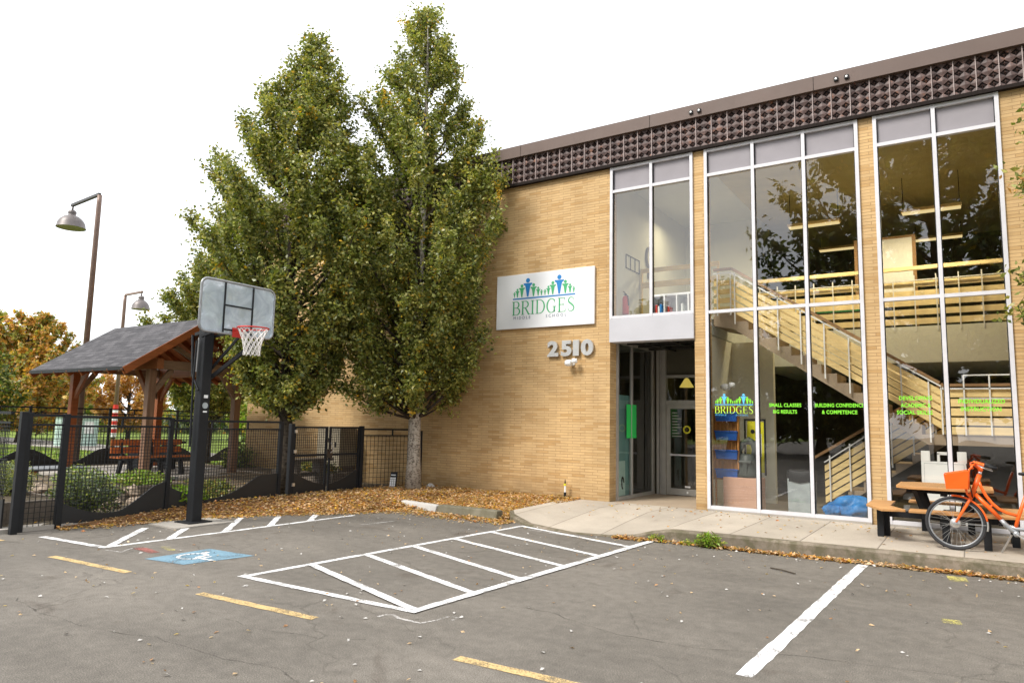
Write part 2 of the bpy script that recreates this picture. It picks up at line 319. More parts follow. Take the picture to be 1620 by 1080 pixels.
# ------------------------------------------------------------------ mesh builder
class MB:
    def __init__(s): s.v = []; s.f = []; s.mi = []; s.k = 0
    def mat(s, k): s.k = k; return s
    def add(s, vs, fs):
        o = len(s.v); s.v += [tuple(v) for v in vs]
        for f in fs: s.f.append(tuple(i+o for i in f)); s.mi.append(s.k)
        return s
    def box(s, x0, x1, y0, y1, z0, z1):
        return s.add([(x, y, z) for z in (z0, z1) for x, y in ((x0, y0), (x1, y0), (x1, y1), (x0, y1))],
                     [(0, 3, 2, 1), (4, 5, 6, 7), (0, 1, 5, 4), (1, 2, 6, 5), (2, 3, 7, 6), (3, 0, 4, 7)])
    def bar(s, p, q, w, h=None, up=(0, 0, 1)):
        p, q = Vector(p), Vector(q); d = (q-p).normalized(); h = h or w
        u = Vector(up)
        if abs(d.dot(u)) > .95: u = Vector((0, 1, 0)) if abs(d.y) < .9 else Vector((1, 0, 0))
        a = d.cross(u).normalized(); b = a.cross(d)
        c = [(-w/2, -h/2), (w/2, -h/2), (w/2, h/2), (-w/2, h/2)]
        vs = [p+a*x+b*y for x, y in c]+[q+a*x+b*y for x, y in c]
        return s.add(vs, [(0, 3, 2, 1), (4, 5, 6, 7), (0, 1, 5, 4), (1, 2, 6, 5), (2, 3, 7, 6), (3, 0, 4, 7)])
    def tube(s, pts, rad, n=8, caps=True, close=False):
        pts = [Vector(p) for p in pts]; m = len(pts)
        if not hasattr(rad, '__len__'): rad = [rad]*m
        vs = []; ref = None
        for i, p in enumerate(pts):
            if close: d = (pts[(i+1) % m]-pts[i-1])
            else: d = pts[min(i+1, m-1)]-pts[max(i-1, 0)]
            if d.length < 1e-9: d = Vector((0, 0, 1))
            d.normalize()
            if ref is None: ref = d.orthogonal().normalized()
            a = (ref-d*ref.dot(d))
            a = a.normalized() if a.length > 1e-6 else d.orthogonal().normalized()
            ref = a; b = d.cross(a)
            vs += [p+(a*math.cos(2*math.pi*j/n)+b*math.sin(2*math.pi*j/n))*rad[i] for j in range(n)]
        fs = []
        for i in range(m if close else m-1):
            k = (i+1) % m
            fs += [(i*n+j, i*n+(j+1) % n, k*n+(j+1) % n, k*n+j) for j in range(n)]
        if caps and not close: fs += [tuple(range(n-1, -1, -1)), tuple((m-1)*n+j for j in range(n))]
        return s.add(vs, fs)
    def lathe(s, c, prof, n=24, axis='z'):
        vs = []
        for r, z in prof:
            for j in range(n):
                a = 2*math.pi*j/n; x, y = r*math.cos(a), r*math.sin(a)
                vs.append({'z': (c[0]+x, c[1]+y, c[2]+z), 'y': (c[0]+x, c[1]+z, c[2]+y), 'x': (c[0]+z, c[1]+x, c[2]+y)}[axis])
        fs = [(i*n+j, i*n+(j+1) % n, (i+1)*n+(j+1) % n, (i+1)*n+j) for i in range(len(prof)-1) for j in range(n)]
        return s.add(vs, fs)
    def prism(s, poly, y0, y1, plane='xz'):
        """extrude a 2D polygon (counter-clockwise) between two depths"""
        n = len(poly)
        def P(u, v, d): return {'xz': (u, d, v), 'xy': (u, v, d), 'yz': (d, u, v)}[plane]
        vs = [P(u, v, y0) for u, v in poly]+[P(u, v, y1) for u, v in poly]
        return s.add(vs, [tuple(range(n)), tuple(range(2*n-1, n-1, -1))]+[(i, i+n, (i+1) % n+n, (i+1) % n) for i in range(n)])
ORG = {}
ROOT = S.collection
def tag(o, label=None, cat=None, group=None, kind=None):
    if label: o['label'] = label
    if cat: o['category'] = cat
    if group: o['group'] = group
    if kind: o['kind'] = kind
    return o
def empty(name, loc, label, cat, group=None):
    o = bpy.data.objects.new(name, None); ROOT.objects.link(o); o.location = loc; ORG[o.name] = Vector(loc)
    o.empty_display_size = .2
    return tag(o, label, cat, group)
def obj(name, mb, mats, parent=None, smooth=False, bevel=0, label=None, cat=None, group=None, kind=None, at=None):
    if not isinstance(mats, (list, tuple)): mats = [mats]
    me = bpy.data.meshes.new(name); org = Vector((0, 0, 0))
    if parent is not None: org = ORG[parent.name]
    elif at is not None: org = Vector(at)
    me.from_pydata([(v[0]-org.x, v[1]-org.y, v[2]-org.z) for v in mb.v], [], mb.f)
    for k in mats: me.materials.append(M[k] if isinstance(k, str) else k)
    me.polygons.foreach_set('material_index', mb.mi)
    if smooth: me.polygons.foreach_set('use_smooth', [True]*len(me.polygons))
    me.update()
    o = bpy.data.objects.new(name, me); ROOT.objects.link(o)
    if parent is not None: o.parent = parent
    else: o.location = org
    ORG[o.name] = org
    if bevel:
        b = o.modifiers.new('bevel', 'BEVEL'); b.width = bevel; b.segments = 2; b.limit_method = 'ANGLE'
    return tag(o, label, cat, group, kind)
def struct(name, mb, mats, **kw): return obj(name, mb, mats, kind='structure', **kw)
def copy_tree(o, parent=None):
    c = o.copy(); ROOT.objects.link(c); c.parent = parent
    ORG[c.name] = ORG.get(o.name, Vector((0, 0, 0))).copy()
    for ch in list(o.children): copy_tree(ch, c)
    return c

# leaves: a mesh of many small folded quads
def leaf_mesh(name, pos, size, mats, weights, parent=None, aspect=.55, up_bias=0., droop=0., seed=1, flat=False, **kw):
    g = np.random.default_rng(seed); n = len(pos)
    size = np.asarray(size) if hasattr(size, '__len__') else size*g.uniform(.65, 1.25, n)
    d = g.normal(size=(n, 3)); d[:, 2] = d[:, 2]*.7+droop*-1.0
    if flat: d[:, 2] *= .25
    d /= np.linalg.norm(d, axis=1)[:, None]
    t = g.normal(size=(n, 3)); t[:, 2] += up_bias
    if flat: t = np.cross(d, np.array([0, 0, 1.])+g.normal(size=(n, 3))*.35)
    s = np.cross(d, t) if not flat else t
    s /= np.linalg.norm(s, axis=1)[:, None]+1e-9
    nn = np.cross(s, d)
    L = size[:, None]
    base = pos; tip = pos+d*L; mid = pos+d*L*.45
    a = mid+s*L*aspect*.5+nn*L*.1; b = mid-s*L*aspect*.5+nn*L*.1
    V = np.stack([base, a, tip, b], 1).reshape(-1, 3)
    org = Vector((0, 0, 0))
    if parent is not None: org = ORG[parent.name]
    V = V-np.array(org)
    me = bpy.data.meshes.new(name); me.vertices.add(4*n); me.vertices.foreach_set('co', V.astype(np.float32).ravel())
    me.loops.add(4*n); me.loops.foreach_set('vertex_index', np.arange(4*n, dtype=np.int32))
    me.polygons.add(n); me.polygons.foreach_set('loop_start', np.arange(0, 4*n, 4, dtype=np.int32))
    try: me.polygons.foreach_set('loop_total', np.full(n, 4, dtype=np.int32))
    except Exception: pass
    for k in mats: me.materials.append(M[k])
    wts = np.array(weights, float)
    if wts.ndim == 1: mi = g.choice(len(mats), n, p=wts/wts.sum())
    else: mi = wts.astype(int)
    me.polygons.foreach_set('material_index', mi.astype(np.int32)); me.update(calc_edges=True); me.validate()
    o = bpy.data.objects.new(name, me); ROOT.objects.link(o)
    if parent is not None: o.parent = parent
    ORG[o.name] = org
    return tag(o, **kw) if kw else o

# ------------------------------------------------------------------ trees
def prof(z, P):
    for (z0, r0), (z1, r1) in zip(P[:-1], P[1:]):
        if z0 <= z <= z1: return r0+(r1-r0)*(z-z0)/(z1-z0)
    return 0.05
def tree(name, base, P, label, cat='tree', group=None, trunk_r=.13, nbr=80, ntw=26, nlf=24, leaf=.085, mats=('leafA', 'leafB', 'leafC', 'leafD', 'leafY'),
         wts=(.32, .20, .27, .18, .03), seed=1, bark='bark_pale', top=None, rise=(.55, 1.5), twl=(.25, .7), sig=.07, ymax=None, lowh=None, skew=0., lean=None, droop=.35):
    g = np.random.default_rng(seed); base = np.array(base, float)
    z0, zt = P[0][0], P[-1][0]
    root = empty(name, tuple(base), label, cat, group)
    tr = MB(); pts = []; rad = []
    hh = zt-.4; nseg = 14; ln0 = g.normal(size=2)*.06; lx = (lean or 0)
    def LX(z): return np.array([cr.x, cr.y])*lx*(max(z, 0)/zt)**2
    for i in range(nseg+1):
        t = i/nseg; z = t*hh
        o2 = LX(z); pts.append((base[0]+o2[0]+ln0[0]*t*2+.04*math.sin(5*t+seed), base[1]+o2[1]+ln0[1]*t*2+.04*math.cos(4*t+seed), base[2]+z-(.05 if i == 0 else 0)))
        rad.append(trunk_r*(1.35 if i == 0 else (1.0-t)**.8+.03))
    tr.tube(pts, rad, 10)
    pts = np.array(pts)
    allp = []; tws = []
    lm = MB()
    for b in range(nbr):
        u = ((b+g.random()*.8)/nbr)**1.0
        ze = z0+(zt-z0)*(u**.92)+g.normal()*.1          # end height of the branch
        r = prof(min(max(ze, z0), zt), P)*g.uniform(.72, 1.04)
        za = max((lowh if lowh is not None else z0*.8), ze-r*g.uniform(*rise)-.1)
        az = b*2.39996+g.normal()*.35; r *= 1+skew*(math.cos(az)*-cr.x+math.sin(az)*-cr.y); o2 = LX(ze)
        ia = min(za/hh, 1)*nseg; i0 = min(int(ia), nseg-1); A = pts[i0]+(pts[i0+1]-pts[i0])*(ia-i0)
        E_ = np.array([base[0]+o2[0]+math.cos(az)*r, base[1]+o2[1]+math.sin(az)*r, base[2]+ze])
        if ymax is not None and E_[1] > ymax: E_[1] = ymax-g.random()*.25
        mid = (A+E_)/2+np.array([math.cos(az)*r*.12, math.sin(az)*r*.12, -r*.12])
        ts = np.linspace(0, 1, 6)[:, None]
        path = (1-ts)**2*A+2*ts*(1-ts)*mid+ts**2*E_
        L = np.linalg.norm(E_-A)
        lm.tube([tuple(q) for q in path], [max(.006, trunk_r*.28*min(1, L/2)*(1-.85*t)) for t in np.linspace(0, 1, 6)], 5, caps=False)
        k = max(5, int(ntw*min(1.4, (L/1.8)**1.15)))
        tt = g.uniform(.22, 1.0, k)**.75
        st = (1-tt[:, None])**2*A+2*tt[:, None]*(1-tt[:, None])*mid+tt[:, None]**2*E_
        bd = (E_-A)/max(L, .01)
        dv = bd*.9+g.normal(size=(k, 3))*.7+np.array([0, 0, .5]); dv /= np.linalg.norm(dv, axis=1)[:, None]
        ln = g.uniform(*twl, k)*(1.15-.5*tt)
        for j in range(k): tws.append((st[j], st[j]+dv[j]*ln[j]))
    tws = np.array(tws)
    for a, e in tws[::3]:
        lm.tube([tuple(a), tuple((a+e)/2), tuple(e)], [.006, .005, .002], 3, caps=False)
    nn = len(tws)*nlf
    idx = np.repeat(np.arange(len(tws)), nlf); t = g.random(nn)[:, None]
    pos = tws[idx, 0]*(1-t)+tws[idx, 1]*t+g.normal(size=(nn, 3))*sig
    if ymax is not None: pos[:, 1] = np.minimum(pos[:, 1], ymax+.1-np.abs(g.normal(size=nn))*.05)
    # yellow leaves come in little groups
    mi = g.choice(len(mats), nn, p=np.array(wts)/sum(wts))
    tone = g.choice(3, len(tws), p=[.5, .3, .2]); 
    sw = g.random(nn) < .55
    if len(mats) >= 5:
        mi = np.where(sw & (tone[idx] == 0), 0, np.where(sw & (tone[idx] == 1), 2, mi))
        ycl = g.random(len(tws)) < .018
        mi = np.where(ycl[idx] & (g.random(nn) < .8), 4, mi)
    obj('trunk', tr, bark, root, smooth=True)
    obj('limbs', lm, 'bark_dark' if bark != 'bark_grey' else bark, root, smooth=True)
    o = leaf_mesh('crown', pos, leaf, mats, [1]*len(mats), root, seed=seed+5, droop=droop)
    o.data.polygons.foreach_set('material_index', mi.astype(np.int32)); o.data.update()
    return root
def shrub(name, c, rx, ry, h, n, leaf, mats, wts, label, cat='shrub', seed=1, group=None, stems=6, aspect=.5, droop=0.):
    g = np.random.default_rng(seed); root = empty(name, c, label, cat, group)
    d = g.normal(size=(n, 3)); d /= np.linalg.norm(d, axis=1)[:, None]; r = g.random(n)**.38
    lump = 1+.22*np.sin(d[:, 0]*5+seed)*np.cos(d[:, 1]*4+seed*2)+.12*np.sin(d[:, 2]*9)
    pos = np.array(c)+d*(r*lump)[:, None]*np.array([rx, ry, h*.52])+np.array([0, 0, h*.5])
    pos[:, 2] = np.maximum(pos[:, 2], c[2]+.01)
    leaf_mesh('foliage', pos, leaf, mats, wts, root, seed=seed, aspect=aspect, droop=droop)
    sm = MB()
    for i in range(stems):
        a = g.uniform(0, 6.28); q = np.array([math.cos(a)*rx*.6, math.sin(a)*ry*.6])
        sm.tube([(c[0]+q[0]*.15, c[1]+q[1]*.15, c[2]-.02), (c[0]+q[0]*.6, c[1]+q[1]*.6, c[2]+h*.45), (c[0]+q[0], c[1]+q[1], c[2]+h*.8)], [.012, .008, .004], 5)
    obj('stems', sm, 'bark_dark', root)
    return root

# ================================================================== SETTING
g = MB(); g.add([(-180, -160, 0), (120, -160, 0), (120, 140, 0), (-180, 140, 0)], [(0, 1, 2, 3)]); struct('parking_lot', g, 'asphalt')
# lawn and distant ground beyond the garden
g = MB(); g.add([(-175, -150, .03), (-22.5, -150, .03), (-22.5, -12, .05), (-22.5, 135, .05), (-175, 135, .03)], [(0, 1, 2, 3, 4)]); struct('lawn', g, 'lawn')
g = MB(); g.add([(-175, 8, .05), (-24, 3.2, .055), (-24, 6.2, .055), (-175, 16, .05)], [(0, 1, 2, 3)]); struct('far_path', g, 'concrete')
# garden ground inside the fence, gently uneven
def height_sheet(x0, x1, y0, y1, nx, ny, fz, skirt=True):
    b = MB(); vs = [(x0+(x1-x0)*i/nx, y0+(y1-y0)*j/ny, 0) for j in range(ny+1) for i in range(nx+1)]
    vs = [(x, y, fz(x, y)) for x, y, _ in vs]
    b.add(vs, [(j*(nx+1)+i, j*(nx+1)+i+1, (j+1)*(nx+1)+i+1, (j+1)*(nx+1)+i) for j in range(ny) for i in range(nx)])
    return b
def gz(x, y):   # ground rises towards the building and towards the deck
    return .045+.11*max(0, min(1, (y+6.5)/6))+.03*math.sin(x*2.1)*math.cos(y*1.7)+.12*max(0, min(1, (-13.2-x)/2.5))
struct('garden_ground', height_sheet(-22.4, -11.42, -8.45, 0.0, 44, 34, gz), 'soil', smooth=True)
def edge_x(y):  # where the leaf bed gives way to the asphalt
    if y > -2.35: return None
    t = (y+2.35)/(-8.3+2.35)
    return -9.35-.95*min(1, t*2.2)-.55*max(0, t-.3)
BXS = [-11.4, -10.95, -10.6, -10.15, -9.5, -9.25]; BYS = [-7.9, -6.0, -5.1, -4.45, -3.6, -2.5]
bed = MB()
def bz(x, y):
    front = float(np.interp(x, BXS, BYS))
    d = (y-front)
    return .015+.15*max(0, min(1, d/2.3))+.012*math.sin(x*5)*math.cos(y*4)
poly = []
nx, ny = 50, 34
vs = []; fs = []
for j in range(ny+1):
    for i in range(nx+1):
        u, v = i/nx, j/ny
        yb = 0.0; x = -11.44+(4.9)*u
        yf = float(np.interp(x, BXS, BYS))
        y = yf+(yb-yf)*v
        vs.append((x, y, bz(x, y)+.006))
fs = [(j*(nx+1)+i, j*(nx+1)+i+1, (j+1)*(nx+1)+i+1, (j+1)*(nx+1)+i) for j in range(ny) for i in range(nx)]
bed.add(vs, fs); struct('leaf_bed_ground', bed, 'mulch', smooth=True)
# sidewalk: slab whose front edge drops to the lot at the ramp
FE = [(-6.95, -2.35, .14), (-6.75, -2.62, .11), (-6.2, -2.95, .04), (-5.3, -3.17, .012), (-4.75, -3.06, .012), (-4.35, -2.98, .05), (-4.1, -2.92, .12), (-3.8, -2.84, .17), (-3.2, -2.80, .17),
      (-2.5, -2.78, .17), (-1.4, -2.74, .17), (-.3, -2.71, .17), (2, -2.68, .17), (6, -2.6, .17), (14, -2.5, .17)]
sw = MB(); rows = []
for x, y, z in FE:
    kw_ = .15
    rows.append([(x, y+.13, z), (x+(0), y+(0-y)*.35, z+(.17-z)*.55), (x, y+(0-y)*.65, .17), (x, .02 if x > -6.2 else 0.0, .17)])
vs = [p for r_ in rows for p in r_]; n4 = 4
sw.add(vs, [(i*4+j, (i+1)*4+j, (i+1)*4+j+1, i*4+j+1) for i in range(len(rows)-1) for j in range(3)])
struct('sidewalk', sw, 'sidewalk')
kb = MB(); vs = []
for x, y, z in FE:
    yb = y+.13
    vs += [(x, yb, z+.002), (x, y+.025, z-.002), (x, y, z-.03 if z > .05 else z*.5), (x, y-.005, -.03)]
kb.add(vs, [(i*4+j+1, (i+1)*4+j+1, (i+1)*4+j, i*4+j) for i in range(len(FE)-1) for j in range(3)])
kb.add([(-6.95, -2.22, .14), (-6.95, -2.35, .11), (-6.95, -2.35, -.02), (-7.0, -.0, -.02), (-7.0, 0, .17)], [(0, 1, 2, 3, 4)])
struct('kerb', kb, 'kerb')
# alcove floor
g = MB(); g.box(-6.1, -4.35, .02, 2.3, .0, .168); struct('porch_floor', g, 'stairs')

# painted markings, each a thin sheet on the asphalt
def mark(name, pts, w, k, z=.004):
    b = MB(); pts = [Vector((p[0], p[1], 0)) for p in pts]
    for p, q in zip(pts[:-1], pts[1:]):
        d = (q-p).normalized(); nrm = Vector((-d.y, d.x, 0))*w/2
        steps = max(1, int((q-p).length/.12)); e1 = (0, 0)
        for i in range(steps):
            a = p+(q-p)*(i/steps); c = p+(q-p)*((i+1)/steps)
            e0, e1 = (e1 if i else (rnd.uniform(-.006, .006), rnd.uniform(-.006, .006))), (rnd.uniform(-.006, .006), rnd.uniform(-.006, .006))
            na, nb, nc_, nd_ = nrm*(1+e0[0]/w*2), nrm*(1+e1[0]/w*2), nrm*(1+e1[1]/w*2), nrm*(1+e0[1]/w*2)
            b.add([(a.x-na.x, a.y-na.y, z), (c.x-nb.x, c.y-nb.y, z), (c.x+nc_.x, c.y+nc_.y, z), (a.x+nd_.x, a.y+nd_.y, z)] if True else [(a.x-nrm.x, a.y-nrm.y, z), (c.x-nrm.x, c.y-nrm.y, z), (c.x+nrm.x, c.y+nrm.y, z), (a.x+nrm.x, a.y+nrm.y, z)], [(0, 1, 2, 3)])
    return struct(name, b, k)
mark('hatch_outline_marking', [(-6.29, -3.0), (-6.57, -8.08)], .085, 'white_line')
mark('hatch_outline_marking', [(-6.61, -8.10), (-4.20, -8.06)], .085, 'white_line', .008)
mark('hatch_outline_marking', [(-4.22, -8.10), (-4.0, -2.78)], .10, 'white_line', .012)
for i, (a, c) in enumerate([((-6.51, -7.24), (-4.26, -8.02)), ((-6.46, -6.38), (-4.25, -7.16)), ((-6.36, -5.56), (-4.20, -6.34)), ((-6.34, -4.71), (-4.17, -5.43)), ((-6.30, -3.84), (-4.12, -4.57)), ((-6.30, -2.99), (-4.10, -3.66))]):
    mark('hatch_stripe_marking', [a, c], .095, 'white_line', .016 if i == 0 else .006)
mark('side_hatch_outline_marking', [(-10.73, -8.25), (-9.30, -8.14)], .10, 'white_line', .008)
mark('side_hatch_outline_marking', [(-9.33, -8.17), (-9.25, -3.87)], .085, 'white_line')
for a, c in (((-9.36, -8.05), (-10.48, -6.95)), ((-9.34, -7.25), (-10.15, -6.46)), ((-9.32, -6.4), (-10.39, -5.36)), ((-9.3, -5.62), (-10.11, -4.80)), ((-9.27, -4.85), (-9.8, -4.25))):
    mark('side_hatch_stripe_marking', [a, c], .10, 'white_line', .006)
mark('bay_line_marking', [(-1.23, -2.95), (-1.38, -7.92)], .12, 'white_line')
mark('bay_line_marking', [(5.2, -2.95), (5.1, -7.92)], .12, 'white_line')
mark('faded_line_marking', [(-6.0, -3.25), (-5.3, -3.35)], .05, 'old_line', .0055)
for x in (-12.3, -9.2, -6.27, -3.17, -.1, 3.0):
    mark('dash_marking', [(x, -8.80), (x+1.53, -8.72)], .10, 'yellow_line')
mark('scribble_marking', [(-4.36, -8.36), (-4.36, -8.28), (-4.30, -8.24), (-4.2, -8.28), (-3.93, -8.29)], .028, 'old_line')
mark('scribble_marking', [(-3.95, -8.30), (-3.90, -8.13), (-3.88, -7.99), (-3.80, -7.96), (-3.79, -8.06)], .028, 'old_line')
mark('scribble_marking', [(-9.13, -8.21), (-8.85, -8.17), (-9.0, -7.99), (-8.94, -7.80)], .03, 'old_line')
mark('scribble_marking', [(-8.34, -4.6), (-8.28, -4.25), (-8.24, -3.95)], .06, 'old_line')
mark('faded_red_marking', [(-9.0, -7.88), (-8.52, -7.93)], .13, 'red_old')
mark('faded_red_marking', [(-8.86, -7.62), (-8.5, -7.72)], .10, 'yellow_old')
mark('faded_yellow_marking', [(-.24, -3.0), (-.20, -3.35)], .20, 'yellow_old')
mark('faded_yellow_marking', [(-.24, -5.3), (-.22, -5.46)], .15, 'yellow_old')
# accessible-bay square with its wheelchair symbol
bl = MB(); bl.add([(-8.25, -8.22, .004), (-7.6, -8.13, .004), (-7.44, -7.30, .004), (-8.26, -7.36, .004)], [(0, 1, 2, 3)]); struct('accessible_bay_marking', bl, 'blue_paint')
def iso(u, v):  # symbol space: u across, v up -> lot
    return (-8.22+.72*(v)+.02, -8.14+.72*u+.03*v)
sym = MB()
def ribbon2(b, pts, w, z, f):
    P = [Vector((*f(*p), 0)) for p in pts]
    for a, c in zip(P[:-1], P[1:]):
        d = (c-a).normalized(); nr = Vector((-d.y, d.x, 0))*w/2; a = a-d*w*.15; c = c+d*w*.15
        b.add([(a.x-nr.x, a.y-nr.y, z), (c.x-nr.x, c.y-nr.y, z), (c.x+nr.x, c.y+nr.y, z), (a.x+nr.x, a.y+nr.y, z)], [(0, 1, 2, 3)])
arc = [(.48+.24*math.cos(t), .36+.24*math.sin(t)) for t in np.linspace(R(115), R(345), 14)]
ribbon2(sym, arc, .045, .008, iso)
ribbon2(sym, [(.42, .78), (.45, .48), (.66, .46), (.76, .2), (.84, .24)], .05, .0095, iso)
ribbon2(sym, [(.44, .63), (.62, .61)], .04, .011, iso)
ribbon2(sym, [(.40, .87), (.45, .87)], .06, .011, iso)
struct('wheelchair_symbol_marking', sym, 'white_line')
# driveway edging beside the fence
g = MB(); g.box(-11.62, -11.38, -8.75, -7.55, 0, .06); g.box(-11.5, -11.38, -7.55, -6.3, 0, .05); struct('garden_edging', g, 'concrete')
g = MB(); g.box(-10.75, -10.0, -6.75, -5.75, -.02, .022); struct('hoop_footing', g, 'concrete')

# ================================================================== BUILDING
B = empty('school_building', (-5.2, 0, 0), 'two storey buff brick school with tall glazed bays and a brown tile band', 'building')
TW = 7.04
w_ = MB()
w_.box(-17.7, -6.115, 0, .30, -.2, TW)
w_.box(.592, 14.0, 0, .30, -.2, TW)
w_.box(-17.7, -17.4, .3, 14, -.2, TW); w_.box(13.7, 14, .3, 14, -.2, TW); w_.box(-17.4, 13.7, 13.7, 14, -.2, TW)
obj('brick_wall', w_, 'brick', B)
for x0, x1 in ((-4.35, -4.128), (-1.423, -1.195)):
    p = MB(); p.box(x0, x1, 0.0, .34, .0, TW); obj('brick_pier', p, 'brick', B)
r_ = MB(); r_.box(-17.9, 14.2, -.14, 14.2, 7.693, 7.957); r_.k = 1
for x in (-14.5, -11.4, -8.3, -5.2, -2.1, 1.0, 4.1): r_.box(x, x+.008, -.143, -.139, 7.695, 7.955)
pc = obj('parapet_cap', r_, ['fascia_brown', 'dark_lip'], B)
r_ = MB(); r_.box(-17.85, 14.15, -.10, .3, TW, 7.10); obj('soffit_lip', r_, 'dark_lip', B)
# patterned tile band
tb = MB(); tb.k = 1
tb.box(-17.85, 14.15, -.035, .3, 7.10, 7.693)
CW, CH = .1525, .147
x0 = -17.68; nc = int((4.5-x0)/CW)
for i in range(nc):
    for j in range(4):
        cx, cz = x0+(i+.5)*CW, 7.103+(j+.5)*CH
        hw, hh = CW/2, CH/2; yf, ym, yb = -.074, -.063, -.037
        # frame of raised ridges round a four pointed opening, with a raised star boss
        I8 = []
        for k in range(8):
            a = math.pi*2*k/8
            rr = 1.0 if k % 2 == 0 else .70
            I8.append((math.cos(a)*hw*.93*rr, math.sin(a)*hh*.86*rr))
        O8 = [(hw, 0), (hw, hh), (0, hh), (-hw, hh), (-hw, 0), (-hw, -hh), (0, -hh), (hw, -hh)]
        tb.k = 0
        vs = [(cx+u, (ym if k % 2 == 0 else yf), cz+v) for k, (u, v) in enumerate(O8)]+[(cx+u, ym, cz+v) for u, v in I8]+[(cx+u*.9, yb, cz+v*.9) for u, v in I8]
        tb.add(vs, [(k, 8+k, 8+(k+1) % 8, (k+1) % 8) for k in range(8)]+[(8+k, 16+k, 16+(k+1) % 8, 8+(k+1) % 8) for k in range(8)])
        q = .62
        vs = [(cx+math.cos(math.pi*k/4)*hw*(q if k % 2 == 0 else q*.30), -.045, cz+math.sin(math.pi*k/4)*hh*(q if k % 2 == 0 else q*.30)) for k in range(8)]+[(cx, -.066, cz)]
        tb.add(vs, [(k, (k+1) % 8, 8) for k in range(8)])
tb.k = 1; tb.box(4.5, 14.15, -.08, -.036, 7.10, 7.69)
tb.k = 2
for i in range(nc//2+1): tb.box(x0+i*2*CW-.006, x0+i*2*CW+.006, -.092, -.036, 7.11, 7.685)
fr = obj('patterned_tile_band', tb, ['tile', 'tile_dark', 'tile_joint'], B)
# windows -----------------------------------------------------------
F = .058
def window(xs, z0, z1, trans, blind=True, group='tall glazed bays of the front wall'):
    b = MB(); yf, yb = -.045, .06
    for i, x in enumerate(xs):
        lo, hi = (x, x+F) if i == 0 else ((x-F, x) if i == len(xs)-1 else (x-F/2, x+F/2))
        b.box(lo, hi, yf, yb, z0, z1)
    ed = []
    for i in range(len(xs)-1):
        lo = xs[i]+(F if i == 0 else F/2); hi = xs[i+1]-(F if i == len(xs)-2 else F/2); ed.append((lo, hi))
        for z in [z0]+trans+[z1-F]: b.box(lo, hi, yf+.008, yb-.008, z, z+F)
    f = obj('window', b, 'alu', B)
    zs = [z0+F]+[t for t in trans]+[z1-F]
    for lo, hi in ed:
        for k in range(len(zs)-1):
            za = zs[k]+(0 if k == 0 else F); zb = zs[k+1]
            p = MB()
            if blind and k == len(zs)-2:
                p.box(lo, hi, .02, .035, za, zb); obj('blind_panel', p, 'blind', f)
            else:
                p.add([(lo, .012, za), (hi, .012, za), (hi, .012, zb), (lo, .012, zb)], [(0, 1, 2, 3)]); obj('pane', p, 'glass', f)
    # dark gaskets beside the panes
    gk = MB()
    for lo, hi in ed: gk.box(lo, lo+.012, -.02, .03, z0+F, z1-F); gk.box(hi-.012, hi, -.02, .03, z0+F, z1-F)
    obj('gasket', gk, 'black', f)
    return f
WA = window([-6.115, -5.215, -4.352], 3.838, TW-.002, [6.49])
WB = window([-4.126, -3.21, -2.319, -1.425], .205, TW-.002, [3.815, 6.49])
WC = window([-1.193, -.303, .590], .205, TW-.002, [3.815, 6.49])
p = MB(); p.box(-6.115, -4.352, -.05, .25, 3.356, 3.832); obj('fascia_panel', p, 'panel', B, bevel=.006)
p = MB(); p.box(-4.126, -1.425, -.06, .12, .168, .203); p.box(-1.193, .59, -.06, .12, .168, .203); p.box(-4.126, .59, -.075, .02, .10, .168); obj('sill', p, 'concrete', B)
# entrance alcove
p = MB(); p.box(-6.1, -4.36, .255, 2.45, 3.44, 3.50)
for x in (-5.6, -5.0): p.box(x, x+.05, .25, 2.3, 3.37, 3.44)
for y in (.75, 1.35, 1.95): p.box(-6.08, -4.37, y, y+.05, 3.385, 3.43)
obj('porch_ceiling', p, 'steel_dark', B)
sg = MB(); xg_ = -6.10
for y in (.30, 1.02, 2.20): sg.box(xg_-.03, xg_+.03, y, y+(.05 if y != 2.20 else .09), .17, 3.44)
for y0, y1 in ((.35, 1.02), (1.07, 2.20)):
    sg.box(xg_-.025, xg_+.025, y0, y1, .17, .24)
    sg.box(xg_-.025, xg_+.025, y0, y1, 3.38, 3.44)
sgo = obj('side_window', sg, 'alu_gray', B)
for y0, y1 in ((.35, 1.02), (1.07, 2.20)):
    q = MB(); q.add([(xg_, y0, .24), (xg_, y1, .24), (xg_, y1, 3.38), (xg_, y0, 3.38)], [(0, 1, 2, 3)]); obj('pane', q, 'glass_dark', sgo)
q = MB(); q.add([(xg_+.006, .78, 1.42), (xg_+.006, 1.02, 1.42), (xg_+.006, 1.02, 2.13), (xg_+.006, .78, 2.13)], [(0, 1, 2, 3)])
q.add([(xg_+.006, 1.07, 1.42), (xg_+.006, 1.3, 1.42), (xg_+.006, 1.3, 2.13), (xg_+.006, 1.07, 2.13)], [(0, 1, 2, 3)])
q.box(xg_+.03, xg_+.033, 1.02, 1.07, 1.42, 2.13); obj('green_notice', q, 'green_paper', sgo)
